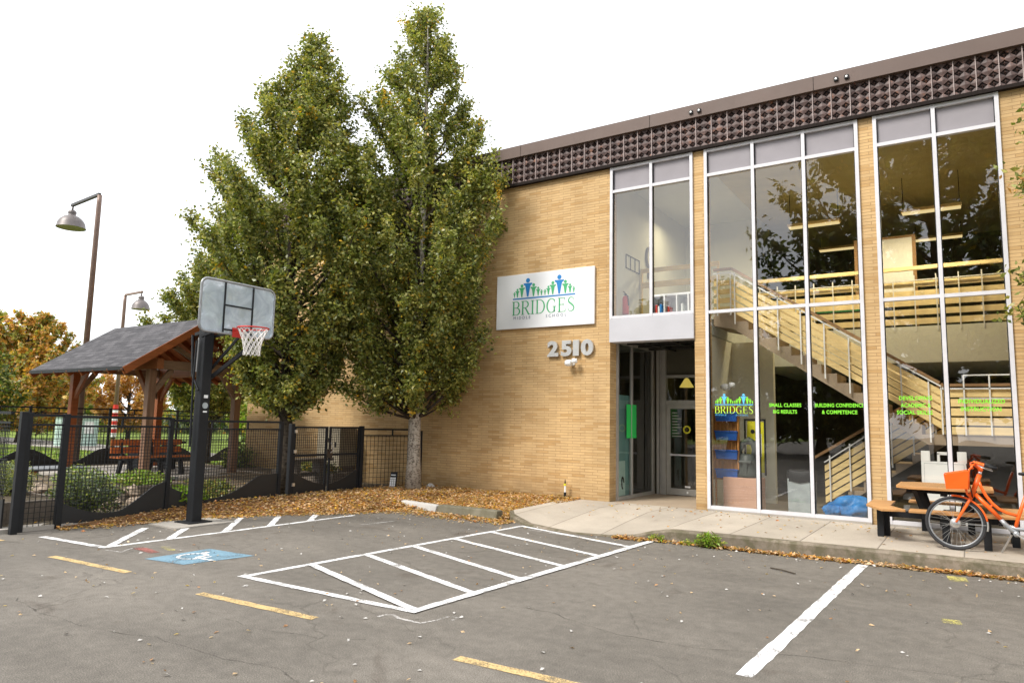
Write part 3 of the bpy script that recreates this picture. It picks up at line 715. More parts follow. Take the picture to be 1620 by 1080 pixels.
# door wall at the back of the alcove
dw = MB()
for x0_, x1_ in ((-6.02, -5.96), (-5.945, -5.90)): dw.box(x0_, x1_, 2.28, 2.38, .17, 3.44)
dw.box(-5.885, -5.79, 2.25, 2.40, .17, 3.44)
dw.box(-5.79, -4.36, 2.27, 2.38, 2.78, 2.84); dw.box(-5.79, -4.36, 2.27, 2.38, 2.18, 2.27); dw.box(-4.83, -4.75, 2.26, 2.39, .17, 2.78)
dwo = obj('entrance_frame', dw, 'alu_gray', B)
q = MB(); q.box(-5.79, -4.36, 2.33, 2.36, 2.84, 3.44); obj('upper_panel', q, 'int_dark', dwo)
q = MB(); q.add([(-5.79, 2.33, 2.27), (-4.36, 2.33, 2.27), (-4.36, 2.33, 2.78), (-5.79, 2.33, 2.78)], [(0, 1, 2, 3)])
q.add([(-4.75, 2.33, .17), (-4.36, 2.33, .17), (-4.36, 2.33, 2.18), (-4.75, 2.33, 2.18)], [(0, 1, 2, 3)]); obj('pane', q, 'glass_dark', dwo)
dr = MB(); dr.box(-5.785, -5.70, 2.29, 2.335, .18, 2.175); dr.box(-4.92, -4.835, 2.29, 2.335, .18, 2.175); dr.box(-5.70, -4.92, 2.295, 2.33, .18, .32); dr.box(-5.70, -4.92, 2.295, 2.33, 2.08, 2.175)
dro = obj('door', dr, 'alu_gray', B)
q = MB(); q.box(-5.70, -4.92, 2.255, 2.29, 1.04, 1.075); q.box(-5.69, -5.66, 2.27, 2.30, 1.03, 1.085); q.box(-4.96, -4.93, 2.27, 2.30, 1.03, 1.085); obj('push_bar', q, 'alu', dro)
q = MB(); q.add([(-5.70, 2.315, .32), (-4.92, 2.315, .32), (-4.92, 2.315, 2.08), (-5.70, 2.315, 2.08)], [(0, 1, 2, 3)]); obj('pane', q, 'glass_dark', dro)
q = MB(); cx_, cz_ = -5.32, 1.62
for k in range(20):
    a0, a1 = 2*math.pi*k/20, 2*math.pi*(k+1)/20
    q.add([(cx_+math.cos(a)*r, 2.308, cz_+math.sin(a)*r) for a, r in ((a0, .055), (a1, .055), (a1, .09), (a0, .09))], [(0, 1, 2, 3)])
obj('round_sticker', q, 'yellow', dro)
q = MB(); q.box(-5.37, -5.25, 2.306, 2.309, .345, .385); obj('small_sticker', q, 'white', dro)
q = MB(); q.box(-5.33, -5.29, 2.288, 2.292, .22, .27); obj('small_sticker', q, 'white', dro)
for i in range(9):
    pass
q = MB()
for i in range(9):
    z = 1.98-i*.065; q.box(-5.66, -5.66+.12+.05*((i*7) % 3), 2.306, 2.309, z, z+.022)
obj('opening_hours_lines', q, 'alu_gray', dro)

# ---------------- interior shell (parts of the building)
def part(name, k, boxes, **kw):
    b = MB()
    for x in boxes: b.box(*x)
    return obj(name, b, k, B, **kw)
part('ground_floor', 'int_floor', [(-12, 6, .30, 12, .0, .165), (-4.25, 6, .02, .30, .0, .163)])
part('upper_floor', 'int_white', [(-12, -4.26, 2.46, 12, 3.5, 3.83), (-6.16, -4.26, .26, 2.46, 3.52, 3.83), (-4.26, 6, 4.0, 12, 3.12, 3.90)])
part('upper_carpet', 'int_floor', [(-4.26, 6, 4.05, 12, 3.90, 3.91), (-12, -4.26, .3, 12, 3.83, 3.84)])
part('upper_ceiling', 'ceil', [(-4.3, 6, .34, 12, 6.98, 7.03)])
part('pale_ceiling', 'int_white', [(-8.2, -4.3, .34, 12, 6.98, 7.03)])
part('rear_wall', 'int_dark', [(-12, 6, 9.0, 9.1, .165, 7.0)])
part('stair_hall_wall', 'int_wall', [(-4.40, -4.27, .34, 4.0, .165, 3.5), (-4.27, -3.42, 2.2, 2.35, .165, 3.5)])
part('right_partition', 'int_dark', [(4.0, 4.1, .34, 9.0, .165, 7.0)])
part('upper_left_wall', 'int_white', [(-6.35, -6.22, .32, 5.0, 3.84, 6.98), (-6.22, -4.4, 4.9, 5.0, 3.84, 6.98)])
part('lower_left_room_wall', 'int_dark', [(-9.0, -8.9, .31, 6, .165, 3.5), (-8.9, -6.2, 3.2, 3.3, .165, 3.5)])
part('teal_screen', 'teal', [(-6.165, -6.155, .36, 1.22, .17, 2.32)])
part('lobby_wall', 'int_dark', [(-6.0, -4.41, 4.8, 4.9, .165, 3.5), (-6.16, -6.06, 2.45, 4.8, .165, 3.5)])
part('glazed_parapet_band', 'int_wall', [(-3.2, 4.0, 3.985, 4.0, 3.13, 3.895)])
# roof void closure
part('roof_deck', 'int_dark', [(-17.4, 13.7, .3, 13.7, 7.045, 7.2)])
# mezzanine railing -------------------------------------------------
mz = MB(); zf = 3.90
for k in range(5): z = zf+.05+k*.20; mz.box(-4.2, 3.95, 4.03, 4.055, z, z+.125)
mz.box(-4.2, 3.95, 3.98, 4.08, zf+1.22, zf+1.30)
M['wood_rail_lit'] = wood_mat('lit_rail_timber', (.95, .76, .42), 'x', .15)  # rail timber coloured lighter to stand in for light the slats lack
mzo = obj('mezzanine_railing', mz, 'wood_rail_lit', B)
q = MB(); x = -4.1
while x < 3.9: q.box(x, x+.022, 3.975, 4.0, zf-.1, zf+1.1); x += .40
q.box(-4.2, 3.95, 3.972, 3.998, zf+.98, zf+1.0); obj('steel_baluster', q, 'white', mzo)

# ---------------- staircase
ST = empty('staircase', (-.4, 1.3, .17), 'brown concrete switchback staircase with timber slat sides behind the glass', 'staircase')
ya, yb = .78, 1.9
zt_, zl = 3.93, 1.64
n1 = 13; rise = (zt_-zl)/n1; run = 3.35/n1
fl = MB(); poly = []
xs_, xe = -3.80, -.45
# stepped profile down to the right, with sloping underside
top = []
for i in range(n1):
    top += [(xs_+i*run, zt_-i*rise), (xs_+i*run, zt_-(i+1)*rise)]
top += [(xe+.05, zl)]
profile = [(-4.22, zt_)]+top+[(xe+.05, zl-.17), (xe-.18, zl-.17), (xs_-.02, zt_-.33), (-4.22, zt_-.24)]
tris = MB()
def side_profile(b, P, y0, y1):
    from mathutils.geometry import tessellate_polygon
    T = tessellate_polygon([[Vector((u, v, 0)) for u, v in P]])
    n = len(P)
    vs = [(u, y0, v) for u, v in P]+[(u, y1, v) for u, v in P]
    b.add(vs, [t for t in T]+[tuple(i+n for i in reversed(t)) for t in T]+[(i, (i+1) % n, (i+1) % n+n, i+n) for i in range(n)])
side_profile(fl, profile, ya, yb); obj('upper_flight', fl, 'stairs', ST)
fl = MB(); fl.box(xe+.05, 1.6, ya, 3.15, zl-.17, zl); obj('landing', fl, 'stairs', ST)
n2 = 8; rise2 = (zl-.17)/n2; run2 = .275
xt = xe+.05
top = []
for i in range(n2): top += [(xt-i*run2, zl-i*rise2), (xt-i*run2, zl-(i+1)*rise2)]
xb_ = xt-n2*run2
P2_ = [(xt, zl-.17)]+top[0:0]+[(xt, zl)]
P2_ = [(xt, zl)]
for i in range(n2):
    P2_ += [(xt-i*run2-.0001*i, zl-(i+1)*rise2), (xt-(i+1)*run2, zl-(i+1)*rise2)]
P2_ = P2_[:-1]+[(xt-(n2)*run2+.02, .17)]
P2_ += [(xt-(n2)*run2+.35, .17), (xt, zl-.19)]
fl = MB(); side_profile(fl, P2_, 2.05, 3.1); obj('lower_flight', fl, 'stairs', ST)
# slat balustrades: boards between two points along the slope
def slats(b, x0, z0, x1, z1, y, n, h, gap, t=.022):
    for k in range(n):
        a = k*(h+gap)
        b.add([(x0, y, z0+a), (x1, y, z1+a), (x1, y, z1+a+h), (x0, y, z0+a+h), (x0, y+t, z0+a), (x1, y+t, z1+a), (x1, y+t, z1+a+h), (x0, y+t, z0+a+h)],
              [(0, 1, 2, 3), (7, 6, 5, 4), (0, 4, 5, 1), (3, 2, 6, 7), (1, 5, 6, 2), (0, 3, 7, 4)])
b = MB(); sy = ya-.03
slats(b, xs_-.05, zt_+.02, xe+.03, zl+.10, sy, 5, .105, .034)
slats(b, -4.2, zt_+.03, xs_-.05, zt_+.03, sy, 4, .10, .075)
slats(b, xe+.03, zl+.01, 1.5, zl+.01, sy, 5, .125, .028)
slats(b, xs_-.05, zt_+.02, xe+.03, zl+.10, yb-.02, 5, .115, .022)
b.box(xs_-.1, -4.2, yb, yb+.02, 3.95, 3.951)
bo = obj('slat_side', b, 'wood_rail', ST)
b = MB()
slats(b, xb_+.15, .17+.10, xt, zl+.02, 2.02, 5, .12, .03)
obj('slat_side', b, 'wood_rail', ST)
b = MB()
b.bar((-4.2, sy+.0, zt_+.88), (xs_-.05, sy, zt_+.88), .07, .045); b.bar((xs_-.05, sy, zt_+.88), (xe+.03, sy, zl+.86), .07, .05)
b.bar((xe+.03, sy, zl+.82), (1.5, sy, zl+.82), .07, .045); b.bar((xb_-.05, 2.0, .17+.95), (xt, 2.0, zl+.92), .07, .05)
obj('handrail', b, 'wood_rail_d', ST)
b = MB(); yq = sy-.035; sl_ = (zl-zt_)/(xe-xs_)
for i in range(9):
    x = xs_+.02+i*.40
    if x > xe: break
    z = zt_+(x-xs_)*sl_; b.box(x-.011, x+.011, yq-.011, yq+.011, z-.22, z+.80)
for x in (-4.12, xs_-.06): b.box(x-.011, x+.011, yq-.011, yq+.011, zt_-.05, zt_+.80)
for x in (xe+.05, -.08, .27, .62, .97): b.box(x-.011, x+.011, yq-.011, yq+.011, zl-.0, zl+(.78 if x < -.3 else .98))
b.bar((xs_-.06, yq, zt_+.80), (xe+.05, yq, zl+.80), .022, .022, (0, 1, 0)); b.bar((-4.2, yq, zt_+.80), (xs_-.06, yq, zt_+.80), .022, .022)
b.bar((xe+.05, yq, zl+.76), (1.4, yq, zl+.76), .022); b.bar((-.08, yq-.002, zl+.98), (.97, yq-.002, zl+.98), .022); b.bar((xe+.3, yq-.002, zl+.60), (.97, yq-.002, zl+.60), .016)
for i in range(6):
    x = xb_+.25+i*.36; z = .17+(x-xb_)*(zl-.17)/(xt-xb_); b.box(x-.012, x+.012, 1.975, 1.999, z-.05, z+.85)
b.bar((xb_+.15, 1.987, .17+.88), (xt, 1.987, zl+.86), .022)
obj('steel_baluster', b, 'white', ST)

# ================================================================== LETTERING
def text_mesh(name, s, size, x, y, z, k, parent, depth=.002, bold=0., spacing=1., align='LEFT', xscale=1., fit=None, **kw):
    """flat lettering facing -Y, baseline at z"""
    c = bpy.data.curves.new(name, 'FONT'); c.body = s; c.size = size; c.extrude = depth; c.offset = bold; c.space_character = spacing; c.align_x = align; c.resolution_u = 3
    t = bpy.data.objects.new(name, c); ROOT.objects.link(t); bpy.context.view_layer.update()
    me = bpy.data.meshes.new_from_object(t.evaluated_get(bpy.context.evaluated_depsgraph_get()))
    bpy.data.objects.remove(t); bpy.data.curves.remove(c)
    if fit:
        xs = [v.co.x for v in me.vertices]; xscale = fit/(max(xs)-min(xs)); x -= (min(xs)*xscale if align == 'LEFT' else 0)
    me.transform(Matrix.Translation((x, y, z)) @ Matrix.Rotation(R(90), 4, 'X') @ Matrix.Diagonal((xscale, 1, 1, 1)))
    org = ORG[parent.name] if parent is not None else Vector((x, y, z)); me.transform(Matrix.Translation(-org))
    me.name = name; me.materials.clear(); me.materials.append(M[k])
    for p_ in me.polygons: p_.material_index = 0
    o = bpy.data.objects.new(name, me); ROOT.objects.link(o)
    if parent is not None: o.parent = parent
    else: o.location = org
    ORG[o.name] = org
    return tag(o, **kw) if kw else o
def rib(b, pts, wd, y, y2):
    """ribbon of varying width in the XZ plane"""
    P = [Vector((p[0], 0, p[1])) for p in pts]; n = len(P)
    if not hasattr(wd, '__len__'): wd = [wd]*n
    L = []; Rr = []
    for i in range(n):
        d = (P[min(i+1, n-1)]-P[max(i-1, 0)]).normalized(); nr = Vector((-d.z, 0, d.x))*wd[i]/2
        L.append(P[i]+nr); Rr.append(P[i]-nr)
    for i in range(n-1):
        q = [Rr[i], Rr[i+1], L[i+1], L[i]]
        b.add([(v.x, y, v.z) for v in q]+[(v.x, y2, v.z) for v in q], [(0, 1, 2, 3), (7, 6, 5, 4), (0, 4, 5, 1), (3, 2, 6, 7), (1, 5, 6, 2), (0, 3, 7, 4)])
def glyph(b, ch, ox, oz, sx, sz, y, y2, tk=.13, tn=.05):
    T = lambda u, v: (ox+u*sx, oz+v*sz)
    def st(pts, w): rib(b, [T(*p) for p in pts], [q*sx for q in w] if hasattr(w, '__len__') else w*sx, y, y2)
    def arc(cu, cv, ru, rv, a0, a1, wmax, n=14):
        A = [R(a0+(a1-a0)*i/n) for i in range(n+1)]
        st([(cu+ru*math.cos(a), cv+rv*math.sin(a)) for a in A], [tn+(wmax-tn)*abs(math.cos(a))**1.3 for a in A])
    def serif(u, v, w=.30): st([(u-w/2, v), (u+w/2, v)], .045)
    if ch == 'B': st([(.2, 0), (.2, 1)], tk); serif(.16, .02, .25); serif(.16, .98, .25); st([(.1, .98), (.45, .98)], tn); st([(.2, .53), (.45, .53)], tn); st([(.1, .02), (.45, .02)], tn); arc(.45, .755, .27, .225, -90, 90, tk); arc(.47, .275, .33, .255, -90, 90, tk)
    if ch == 'R': st([(.2, 0), (.2, 1)], tk); serif(.2, .02); serif(.16, .98, .25); st([(.1, .98), (.45, .98)], tn); st([(.2, .5), (.45, .5)], tn); arc(.45, .74, .29, .24, -90, 90, tk); st([(.46, .5), (.82, 0)], tk); st([(.78, .02), (.95, .02)], tn)
    if ch == 'I': st([(.2, 0), (.2, 1)], tk); serif(.2, .02, .34); serif(.2, .98, .34)
    if ch == 'D': st([(.2, 0), (.2, 1)], tk); serif(.16, .98, .25); serif(.16, .02, .25); st([(.1, .98), (.45, .98)], tn); st([(.1, .02), (.45, .02)], tn); arc(.43, .5, .46, .48, -90, 90, tk)
    if ch == 'G': arc(.52, .5, .42, .49, 48, 315, tk, 20); st([(.80, .05), (.80, .43)], tk); serif(.80, .43, .3); st([(.82, .72), (.82, .93)], tn)
    if ch == 'E': st([(.2, 0), (.2, 1)], tk); serif(.16, .98, .25); serif(.16, .02, .25); st([(.1, .98), (.70, .98)], tn); st([(.2, .52), (.56, .52)], tn); st([(.1, .02), (.74, .02)], tn); st([(.69, .82), (.69, .99)], tn); st([(.73, .0), (.75, .2)], tn); st([(.56, .43), (.56, .61)], tn)
    if ch == 'S':
        pts = [(.66, .82), (.55, .95), (.40, .99), (.24, .93), (.16, .78), (.22, .64), (.42, .52), (.60, .38), (.68, .24), (.60, .08), (.42, .0), (.24, .03), (.12, .2)]
        st(pts, [tn, tn, tn*1.2, tk*.7, tk*.8, tk, tk, tk, tk*.8, tk*.7, tn*1.2, tn, tn])
ADV = {'B': .92, 'R': .98, 'I': .46, 'D': 1.06, 'G': 1.08, 'E': .88, 'S': .8}
def person_mark(b, cx, z, h, y, y2):
    hr = .125*h; n = 14; cz = z+h-hr
    b.prism([(cx+hr*math.cos(2*math.pi*k/n), cz+hr*math.sin(2*math.pi*k/n)) for k in range(n)], y, y2)
    P = [(-.045, 0), (.045, 0), (.14, .50), (.17, .60), (.27, .66), (.27, .73), (-.27, .73), (-.27, .66), (-.17, .60), (-.14, .50)]
    b.prism([(cx+u*h, z+v*h) for u, v in P], y, y2)
def logo(parent, x0, x1, zline, y, kg, kb, kt, kbr, thick=.002):
    """two bridges of little figures over a line, the name below"""
    Wd = x1-x0; s = Wd/1.58; y2 = y+thick
    figs = [(.04, .13, 0), (.117, .20, 0), (.235, .29, 0), (.39, .42, 1), (.54, .29, 0), (.66, .20, 0), (.745, .13, 0), (.835, .13, 0), (.92, .20, 0), (1.03, .29, 0), (1.19, .42, 1), (1.34, .29, 0), (1.455, .20, 0), (1.545, .13, 0)]
    for i, (u, h, big) in enumerate(figs):
        b = MB(); person_mark(b, x0+u*s, zline+.03*s, h*s, y, y2); obj('emblem_figure', b, kb if big else kg, parent)
    b = MB(); b.box(x0, x1, y, y2, zline-.018*s, zline+.012*s); obj('emblem_line', b, kb, parent)
    tot = sum(ADV[c] for c in 'BRIDGES')-.12; u = 0
    k = Wd/tot
    for c in 'BRIDGES':
        b = MB(); glyph(b, c, x0+(u-.1)*k, zline-.37*s, k, .31*s, y, y2); obj('letter', b, kbr, parent); u += ADV[c]
    text_mesh('lettering', 'MIDDLE', .092*s, x0+.02*s, y+.001, zline-.465*s, kt, parent, thick/2, 0, 1.55)
    text_mesh('lettering', 'SCHOOL', .092*s, x0+.86*s, y+.001, zline-.465*s, kt, parent, thick/2, 0, 1.62)
SG = empty('school_sign', (-7.68, -.06, 3.76), 'white rectangular wall sign with green and blue figures, reading Bridges Middle School', 'sign')
p = MB(); p.box(-8.91, -6.452, -.06, -.012, 3.762, 4.982); obj('sign_panel', p, 'signwhite', SG, bevel=.006)
logo(SG, -8.47, -6.90, 4.43, -.0635, 'sgreen', 'sblue', 'sgrey', 'sgreen')
HN = empty('house_number', (-7.0, -.03, 3.1), 'raised silver digits 2510 on the brick below the white sign', 'house number')
for ch, x, wd in zip('2510', (-7.56, -7.23, -6.94, -6.755), (.27, .26, .14, .29)):
    text_mesh('digit', ch, .43, x, -.045, 3.13, 'steel', HN, .022, .020, 1.0, 'LEFT', fit=wd)
# vinyl lettering on the panes
for f, items in ((WB, [('SMALL CLASSES', -2.74, 2.10, .54), ('BIG RESULTS', -2.745, 1.985, .40), ('BUILDING CONFIDENCE', -1.87, 2.10, .76), ('& COMPETENCE', -1.865, 1.985, .55)]),
                 (WC, [('DEVELOPING', -.74, 2.22, .46), ('ACADEMIC &', -.74, 2.105, .42), ('SOCIAL SKILLS', -.76, 1.99, .50), ('INDIVIDUALIZED', .14, 2.17, .60), ('INSTRUCTION', .13, 2.05, .52)])):
    for s_, x, z, sz in items:
        k = text_mesh('lettering', s_, .088, x, .008, z-.032, 'wgreen', f, .001, .0022, 1.06, 'CENTER', fit=sz)
logo(WB, -3.98, -3.285, 2.105, .008, 'wgreen', 'wblue', 'wblue', 'wyell', .002)

# ================================================================== ON THE WALL
def sec_cam(x, y, z, s, label):
    r = empty('security_camera', (x, y, z), label, 'security camera')
    b = MB(); b.lathe((x, y, z), [(.0, .0), (.045*s, .0), (.045*s, -.02*s), (.0, -.02*s)], 16, 'y'); b.tube([(x, y-.01, z), (x, y-.10*s, z-.01)], .018*s, 8); obj('wall_mount', b, 'white', r, smooth=False)
    b = MB(); b.lathe((x-.03*s, y-.12*s, z), [(0, -.055*s), (.05*s, -.05*s), (.06*s, -.01*s), (.06*s, .04*s), (.045*s, .06*s), (0, .062*s)], 16, 'x'); obj('housing', b, 'white', r, smooth=True)
    b = MB(); b.lathe((x+.10*s, y-.13*s, z+.03*s), [(0, -.04*s), (.05*s, -.035*s), (.055*s, .0), (.045*s, .045*s), (0, .05*s)], 16, 'z'); obj('lamp_head', b, 'white', r, smooth=True)
    b = MB(); b.lathe((x-.03*s-.056*s, y-.12*s, z), [(0, -.012*s), (.03*s, -.01*s), (.03*s, 0)], 12, 'x'); obj('lens', b, 'black', r)
sec_cam(-6.97, 0, 2.955, 1.15, 'white floodlight camera fixed to the brick under the digits')
sec_cam(-3.93, .72, 2.46, 1.1, 'white camera hanging inside, above the window figures')
for x in (-4.33, -4.17, -1.72, -1.55):
    r = empty('parapet_light', (x, -.14, 7.8), 'small square spotlight on the brown roof edge', 'spotlight', 'square spotlights in pairs on the roof edge')
    r['label'] = 'small square spotlight on the brown roof edge, %s' % ('above the narrow left pier' if x < -3 else 'above the pier between tall windows')
    b = MB(); b.box(x-.035, x+.035, -.175, -.14, 7.765, 7.835); obj('housing', b, 'black', r, bevel=.005)
    b = MB(); b.lathe((x, -.178, 7.8), [(0, -.004), (.018, -.002), (.02, .003)], 12, 'y'); obj('lens', b, 'steel', r)

# ================================================================== INSIDE, BEHIND THE GLASS
# supply rack with blue bins
r = empty('supply_rack', (-3.98, .62, .62), 'orange timber rack holding blue bins behind the left window figures', 'rack')
b = MB(); b.box(-4.20, -3.70, .58, .61, .70, 2.05)
for x in (-4.20, -3.72): b.box(x, x+.03, .50, .58, .70, 2.05)
for k in range(4):
    z = .72+k*.36
    for j in range(6): b.box(-4.15+j*.075, -4.125+j*.075, .555, .58, z+.16, z+.34)
obj('rack_frame', b, 'rack_orange', r)
for k in range(4):
    z = .74+k*.355; b = MB(); b.add([(-4.10, .46, z), (-3.72, .46, z), (-3.72, .57, z), (-4.10, .57, z), (-4.12, .42, z+.17), (-3.70, .42, z+.17), (-3.70, .57, z+.17), (-4.12, .57, z+.17)], [(0, 3, 2, 1), (0, 1, 5, 4), (1, 2, 6, 5), (2, 3, 7, 6), (3, 0, 4, 7)])
    b.box(-4.125, -3.695, .405, .425, z+.155, z+.175); obj('blue_tray', b, 'blue_bin', r)
b = MB()
for x in (-4.12, -3.80): b.box(x, x+.03, .55, .58, .17, .70)
obj('rack_leg', b, 'rack_orange', r) if False else [obj('rack_leg', MB().box(x, x+.03, .55, .58, .17, .70), 'rack_orange', r) for x in (-4.16, -3.75)]
r = empty('yellow_board', (-3.45, .85, .8), 'yellow green game board standing behind the dark plastic toy', 'board')
b = MB(); b.prism([(-3.66, .85), (-3.30, .85), (-3.30, 1.80), (-3.62, 1.83)], .86, .89); b2 = MB()
obj('board_panel', b, 'yellow', r, bevel=.004)
b.box; q = MB(); q.box(-3.68, -3.66, .845, .90, .80, 1.86); q.box(-3.66, -3.30, .845, .90, 1.83, 1.86); q.box(-3.31, -3.285, .845, .90, .80, 1.86); obj('board_frame', q, 'black', r)
for zz, rr_ in ((1.62, .04), (1.40, .03)):
    q = MB(); q.lathe((-3.52, .852, zz), [(0, 0), (rr_, 0), (rr_, .006), (0, .006)], 16, 'y'); obj('board_hole', q, 'black', r)
q = MB(); q.box(-3.44, -3.36, .85, .856, 1.15, 1.58); obj('white_stripe', q, 'white', r)
# moulded dark plastic toy: a lumpy seat with a curled arm
r = empty('plastic_toy_seat', (-3.55, .62, .77), 'dark grey moulded plastic seat with a curled top, on the pink carton', 'plastic seat')
b = MB(); b.lathe((-3.56, .62, .77), [(0, 0), (.20, 0), (.22, .03), (.19, .12), (.165, .26), (.155, .40), (.10, .43), (0, .43)], 14); obj('seat_body', b, 'plastic_dark', r, smooth=True)
b = MB(); b.tube([(-3.70, .60, 1.12), (-3.71, .60, 1.26), (-3.64, .60, 1.40), (-3.53, .60, 1.45), (-3.44, .60, 1.40), (-3.42, .60, 1.28), (-3.44, .60, 1.14)], [.06, .055, .06, .075, .07, .06, .06], 10); obj('curled_back', b, 'plastic_dark', r, smooth=True)
b = MB(); b.box(-3.68, -3.44, .40, .50, 1.03, 1.08); b.box(-3.60, -3.52, .41, .47, .80, 1.05); obj('seat_ledge', b, 'plastic_dark', r, bevel=.015)
r = MB(); r.box(-3.97, -3.30, .42, .84, .168, .765); cb = obj('cardboard_box', r, 'cardboard', None, bevel=.008, at=(-3.6, .6, .168), label='pinkish brown cardboard carton on the floor inside the left tall window', cat='box')
q = MB(); q.box(-3.97, -3.30, .605, .655, .766, .768); q.box(-3.97, -3.30, .415, .4185, .60, .605); obj('tape_strip', q, 'cardboard', cb)
r = empty('trash_bin', (-2.62, .7, .17), 'tall grey trash bin with a black liner behind the window mullion', 'bin')
b = MB(); A_ = [(-2.83, .48), (-2.41, .48), (-2.41, .88), (-2.83, .88)]
b.add([(x*.97-.078, y, .17) for x, y in A_]+[(x, y, .80) for x, y in A_], [(0, 3, 2, 1), (0, 1, 5, 4), (1, 2, 6, 5), (2, 3, 7, 6), (3, 0, 4, 7)]); obj('bin_body', b, 'bin_grey', r)
b = MB(); pts = []
vs = []
for zi, z in enumerate((.74, .82, .93, .95)):
    for k in range(24):
        a = 2*math.pi*k/24; cx = max(-1, min(1, 1.25*math.cos(a))); cy = max(-1, min(1, 1.25*math.sin(a)))
        rr = (1.06+.03*math.sin(a*7+zi))*(1 if zi < 3 else .9); vs.append((-2.62+cx*.215*rr, .68+cy*.205*rr, z+.012*math.sin(a*5)))
b.add(vs, [(i*24+j, i*24+(j+1) % 24, (i+1)*24+(j+1) % 24, (i+1)*24+j) for i in range(3) for j in range(24)]+[tuple(72+j for j in range(24))]); obj('black_liner', b, 'black', r, smooth=True)
# blue bag lying in a clear wrapper
def blob(name, c, rx, ry, rz, k, parent, seed, amp=.25, n=22, **kw):
    b = MB(); vs = []; g = random.Random(seed); ph = [g.uniform(0, 6.28) for _ in range(6)]
    for i in range(n+1):
        t = math.pi*i/n
        for j in range(2*n):
            a = math.pi*j/n
            q = 1+amp*(.5*math.sin(3*a+ph[0]+2*t)+.35*math.sin(5*t+ph[1])*math.cos(4*a+ph[2])+.25*math.sin(9*a+ph[3]+3*t)+.15*math.sin(13*t+ph[4]+5*a))*math.sin(t)
            vs.append((c[0]+rx*q*math.sin(t)*math.cos(a), c[1]+ry*q*math.sin(t)*math.sin(a), max(c[2]-rz*.85, c[2]+rz*q*math.cos(t))))
    b.add(vs, [(i*2*n+j, (i+1)*2*n+j, (i+1)*2*n+(j+1) % (2*n), i*2*n+(j+1) % (2*n)) for i in range(n) for j in range(2*n)])
    return obj(name, b, k, parent, smooth=True, **kw)
r = empty('blue_bag', (-1.8, .5, .17), 'crumpled bright blue bag slumped on the floor by the brick pier', 'bag')
blob('bag_body', (-1.76, .55, .36), .33, .22, .21, 'bag_blue', r, 3, .3)
blob('bag_end', (-2.08, .50, .28), .17, .15, .12, 'bag_blue', r, 9, .3)
# sandwich board
r = empty('sandwich_board', (-.41, .5, .17), 'white plastic sandwich board standing inside behind the picnic table', 'sandwich board')
for y, nm in ((.42, 'front_panel'), (.80, 'rear_panel')):
    b = MB(); s_ = 1 if y < .6 else -1
    def lean(b, x0, x1, z0, z1, t=.03):
        f = lambda z: y+s_*(.17*(z-.17)/1.2)
        b.add([(x0, f(z0), z0), (x1, f(z0), z0), (x1, f(z1), z1), (x0, f(z1), z1), (x0, f(z0)+t, z0), (x1, f(z0)+t, z0), (x1, f(z1)+t, z1), (x0, f(z1)+t, z1)], [(0, 1, 2, 3), (7, 6, 5, 4), (0, 4, 5, 1), (3, 2, 6, 7), (1, 5, 6, 2), (0, 3, 7, 4)])
    lean(b, -.73, -.09, .28, 1.20); lean(b, -.73, -.67, .17, .28); lean(b, -.15, -.09, .17, .28); lean(b, -.73, -.60, 1.20, 1.37); lean(b, -.22, -.09, 1.20, 1.37)
    lean(b, -.50, -.46, 1.20, 1.35); lean(b, -.36, -.32, 1.20, 1.35); lean(b, -.50, -.32, 1.31, 1.36)
    fp = obj(nm, b, 'white', r, bevel=.006)
    if y < .6:
        q = MB(); lean(q, -.69, -.13, 1.168, 1.174, -.003); lean(q, -.69, -.13, .34, .346, -.003); lean(q, -.69, -.685, .34, 1.17, -.003); lean(q, -.135, -.13, .34, 1.17, -.003); obj('panel_groove', q, 'bin_grey', fp)
# upper floor things
r = empty('whiteboard', (-1.1, 6.0, 5.2), 'white board in a timber frame standing upstairs behind the railing', 'whiteboard')
b = MB(); b.box(-2.02, -.93, 4.62, 4.65, 4.75, 6.00); obj('board_panel', b, 'white', r)
b = MB(); b.box(-2.10, -2.02, 4.6, 4.67, 3.92, 6.05); b.box(-.93, -.86, 4.6, 4.67, 3.92, 6.05); b.box(-2.02, -.93, 4.6, 4.67, 6.0, 6.05); obj('board_frame', b, 'wood_rail_d', r)
for i, (x, y, z) in enumerate([(-.5, 3.4, 6.22), (-2.75, 3.4, 6.22), (-.5, 7.6, 6.62), (-2.8, 7.6, 6.62)]):
    r = empty('ceiling_light', (x, y, z), ['long ceiling light nearest the glass, in the right tall window', 'long ceiling light seen through the middle of the left tall window', 'farther ceiling light low behind the right tall window', 'farther ceiling light low behind the left tall window'][i], 'ceiling light', 'long ceiling lights on the upper floor')
    b = MB(); b.box(x-.54, x+.54, y-.11, y+.11, z, z+.06); obj('fitting', b, 'wood_rail', r, bevel=.01)
    for dy in (-.06, .06): b = MB(); b.tube([(x-.52, y+dy, z-.02), (x+.52, y+dy, z-.02)], .018, 8); obj('tube', b, 'lampglow', r)
    for dx in (-.5, .5): obj('hanger', MB().box(x+dx-.006, x+dx+.006, y-.006, y+.006, z+.07, 6.98), 'black', r)
for (x, y, z, e_) in ((-.5, 3.4, 6.16, 34), (-2.75, 3.4, 6.16, 34), (-5.2, 2.9, 6.6, 14)):  # first two sit under fittings; the last is added fill without a fitting
    al = bpy.data.lights.new('tube_and_fill_light', 'AREA'); al.shape = 'RECTANGLE'; al.size = 1.2; al.size_y = .3; al.energy = e_; al.color = (1, .84, .52)
    ao = bpy.data.objects.new('tube_and_fill_light', al); ROOT.objects.link(ao); ao.location = (x, y, z)
r = empty('pendant_lamp', (-5.45, 3.4, 2.5), 'yellow glowing conical lamp seen over the entrance door', 'pendant lamp')
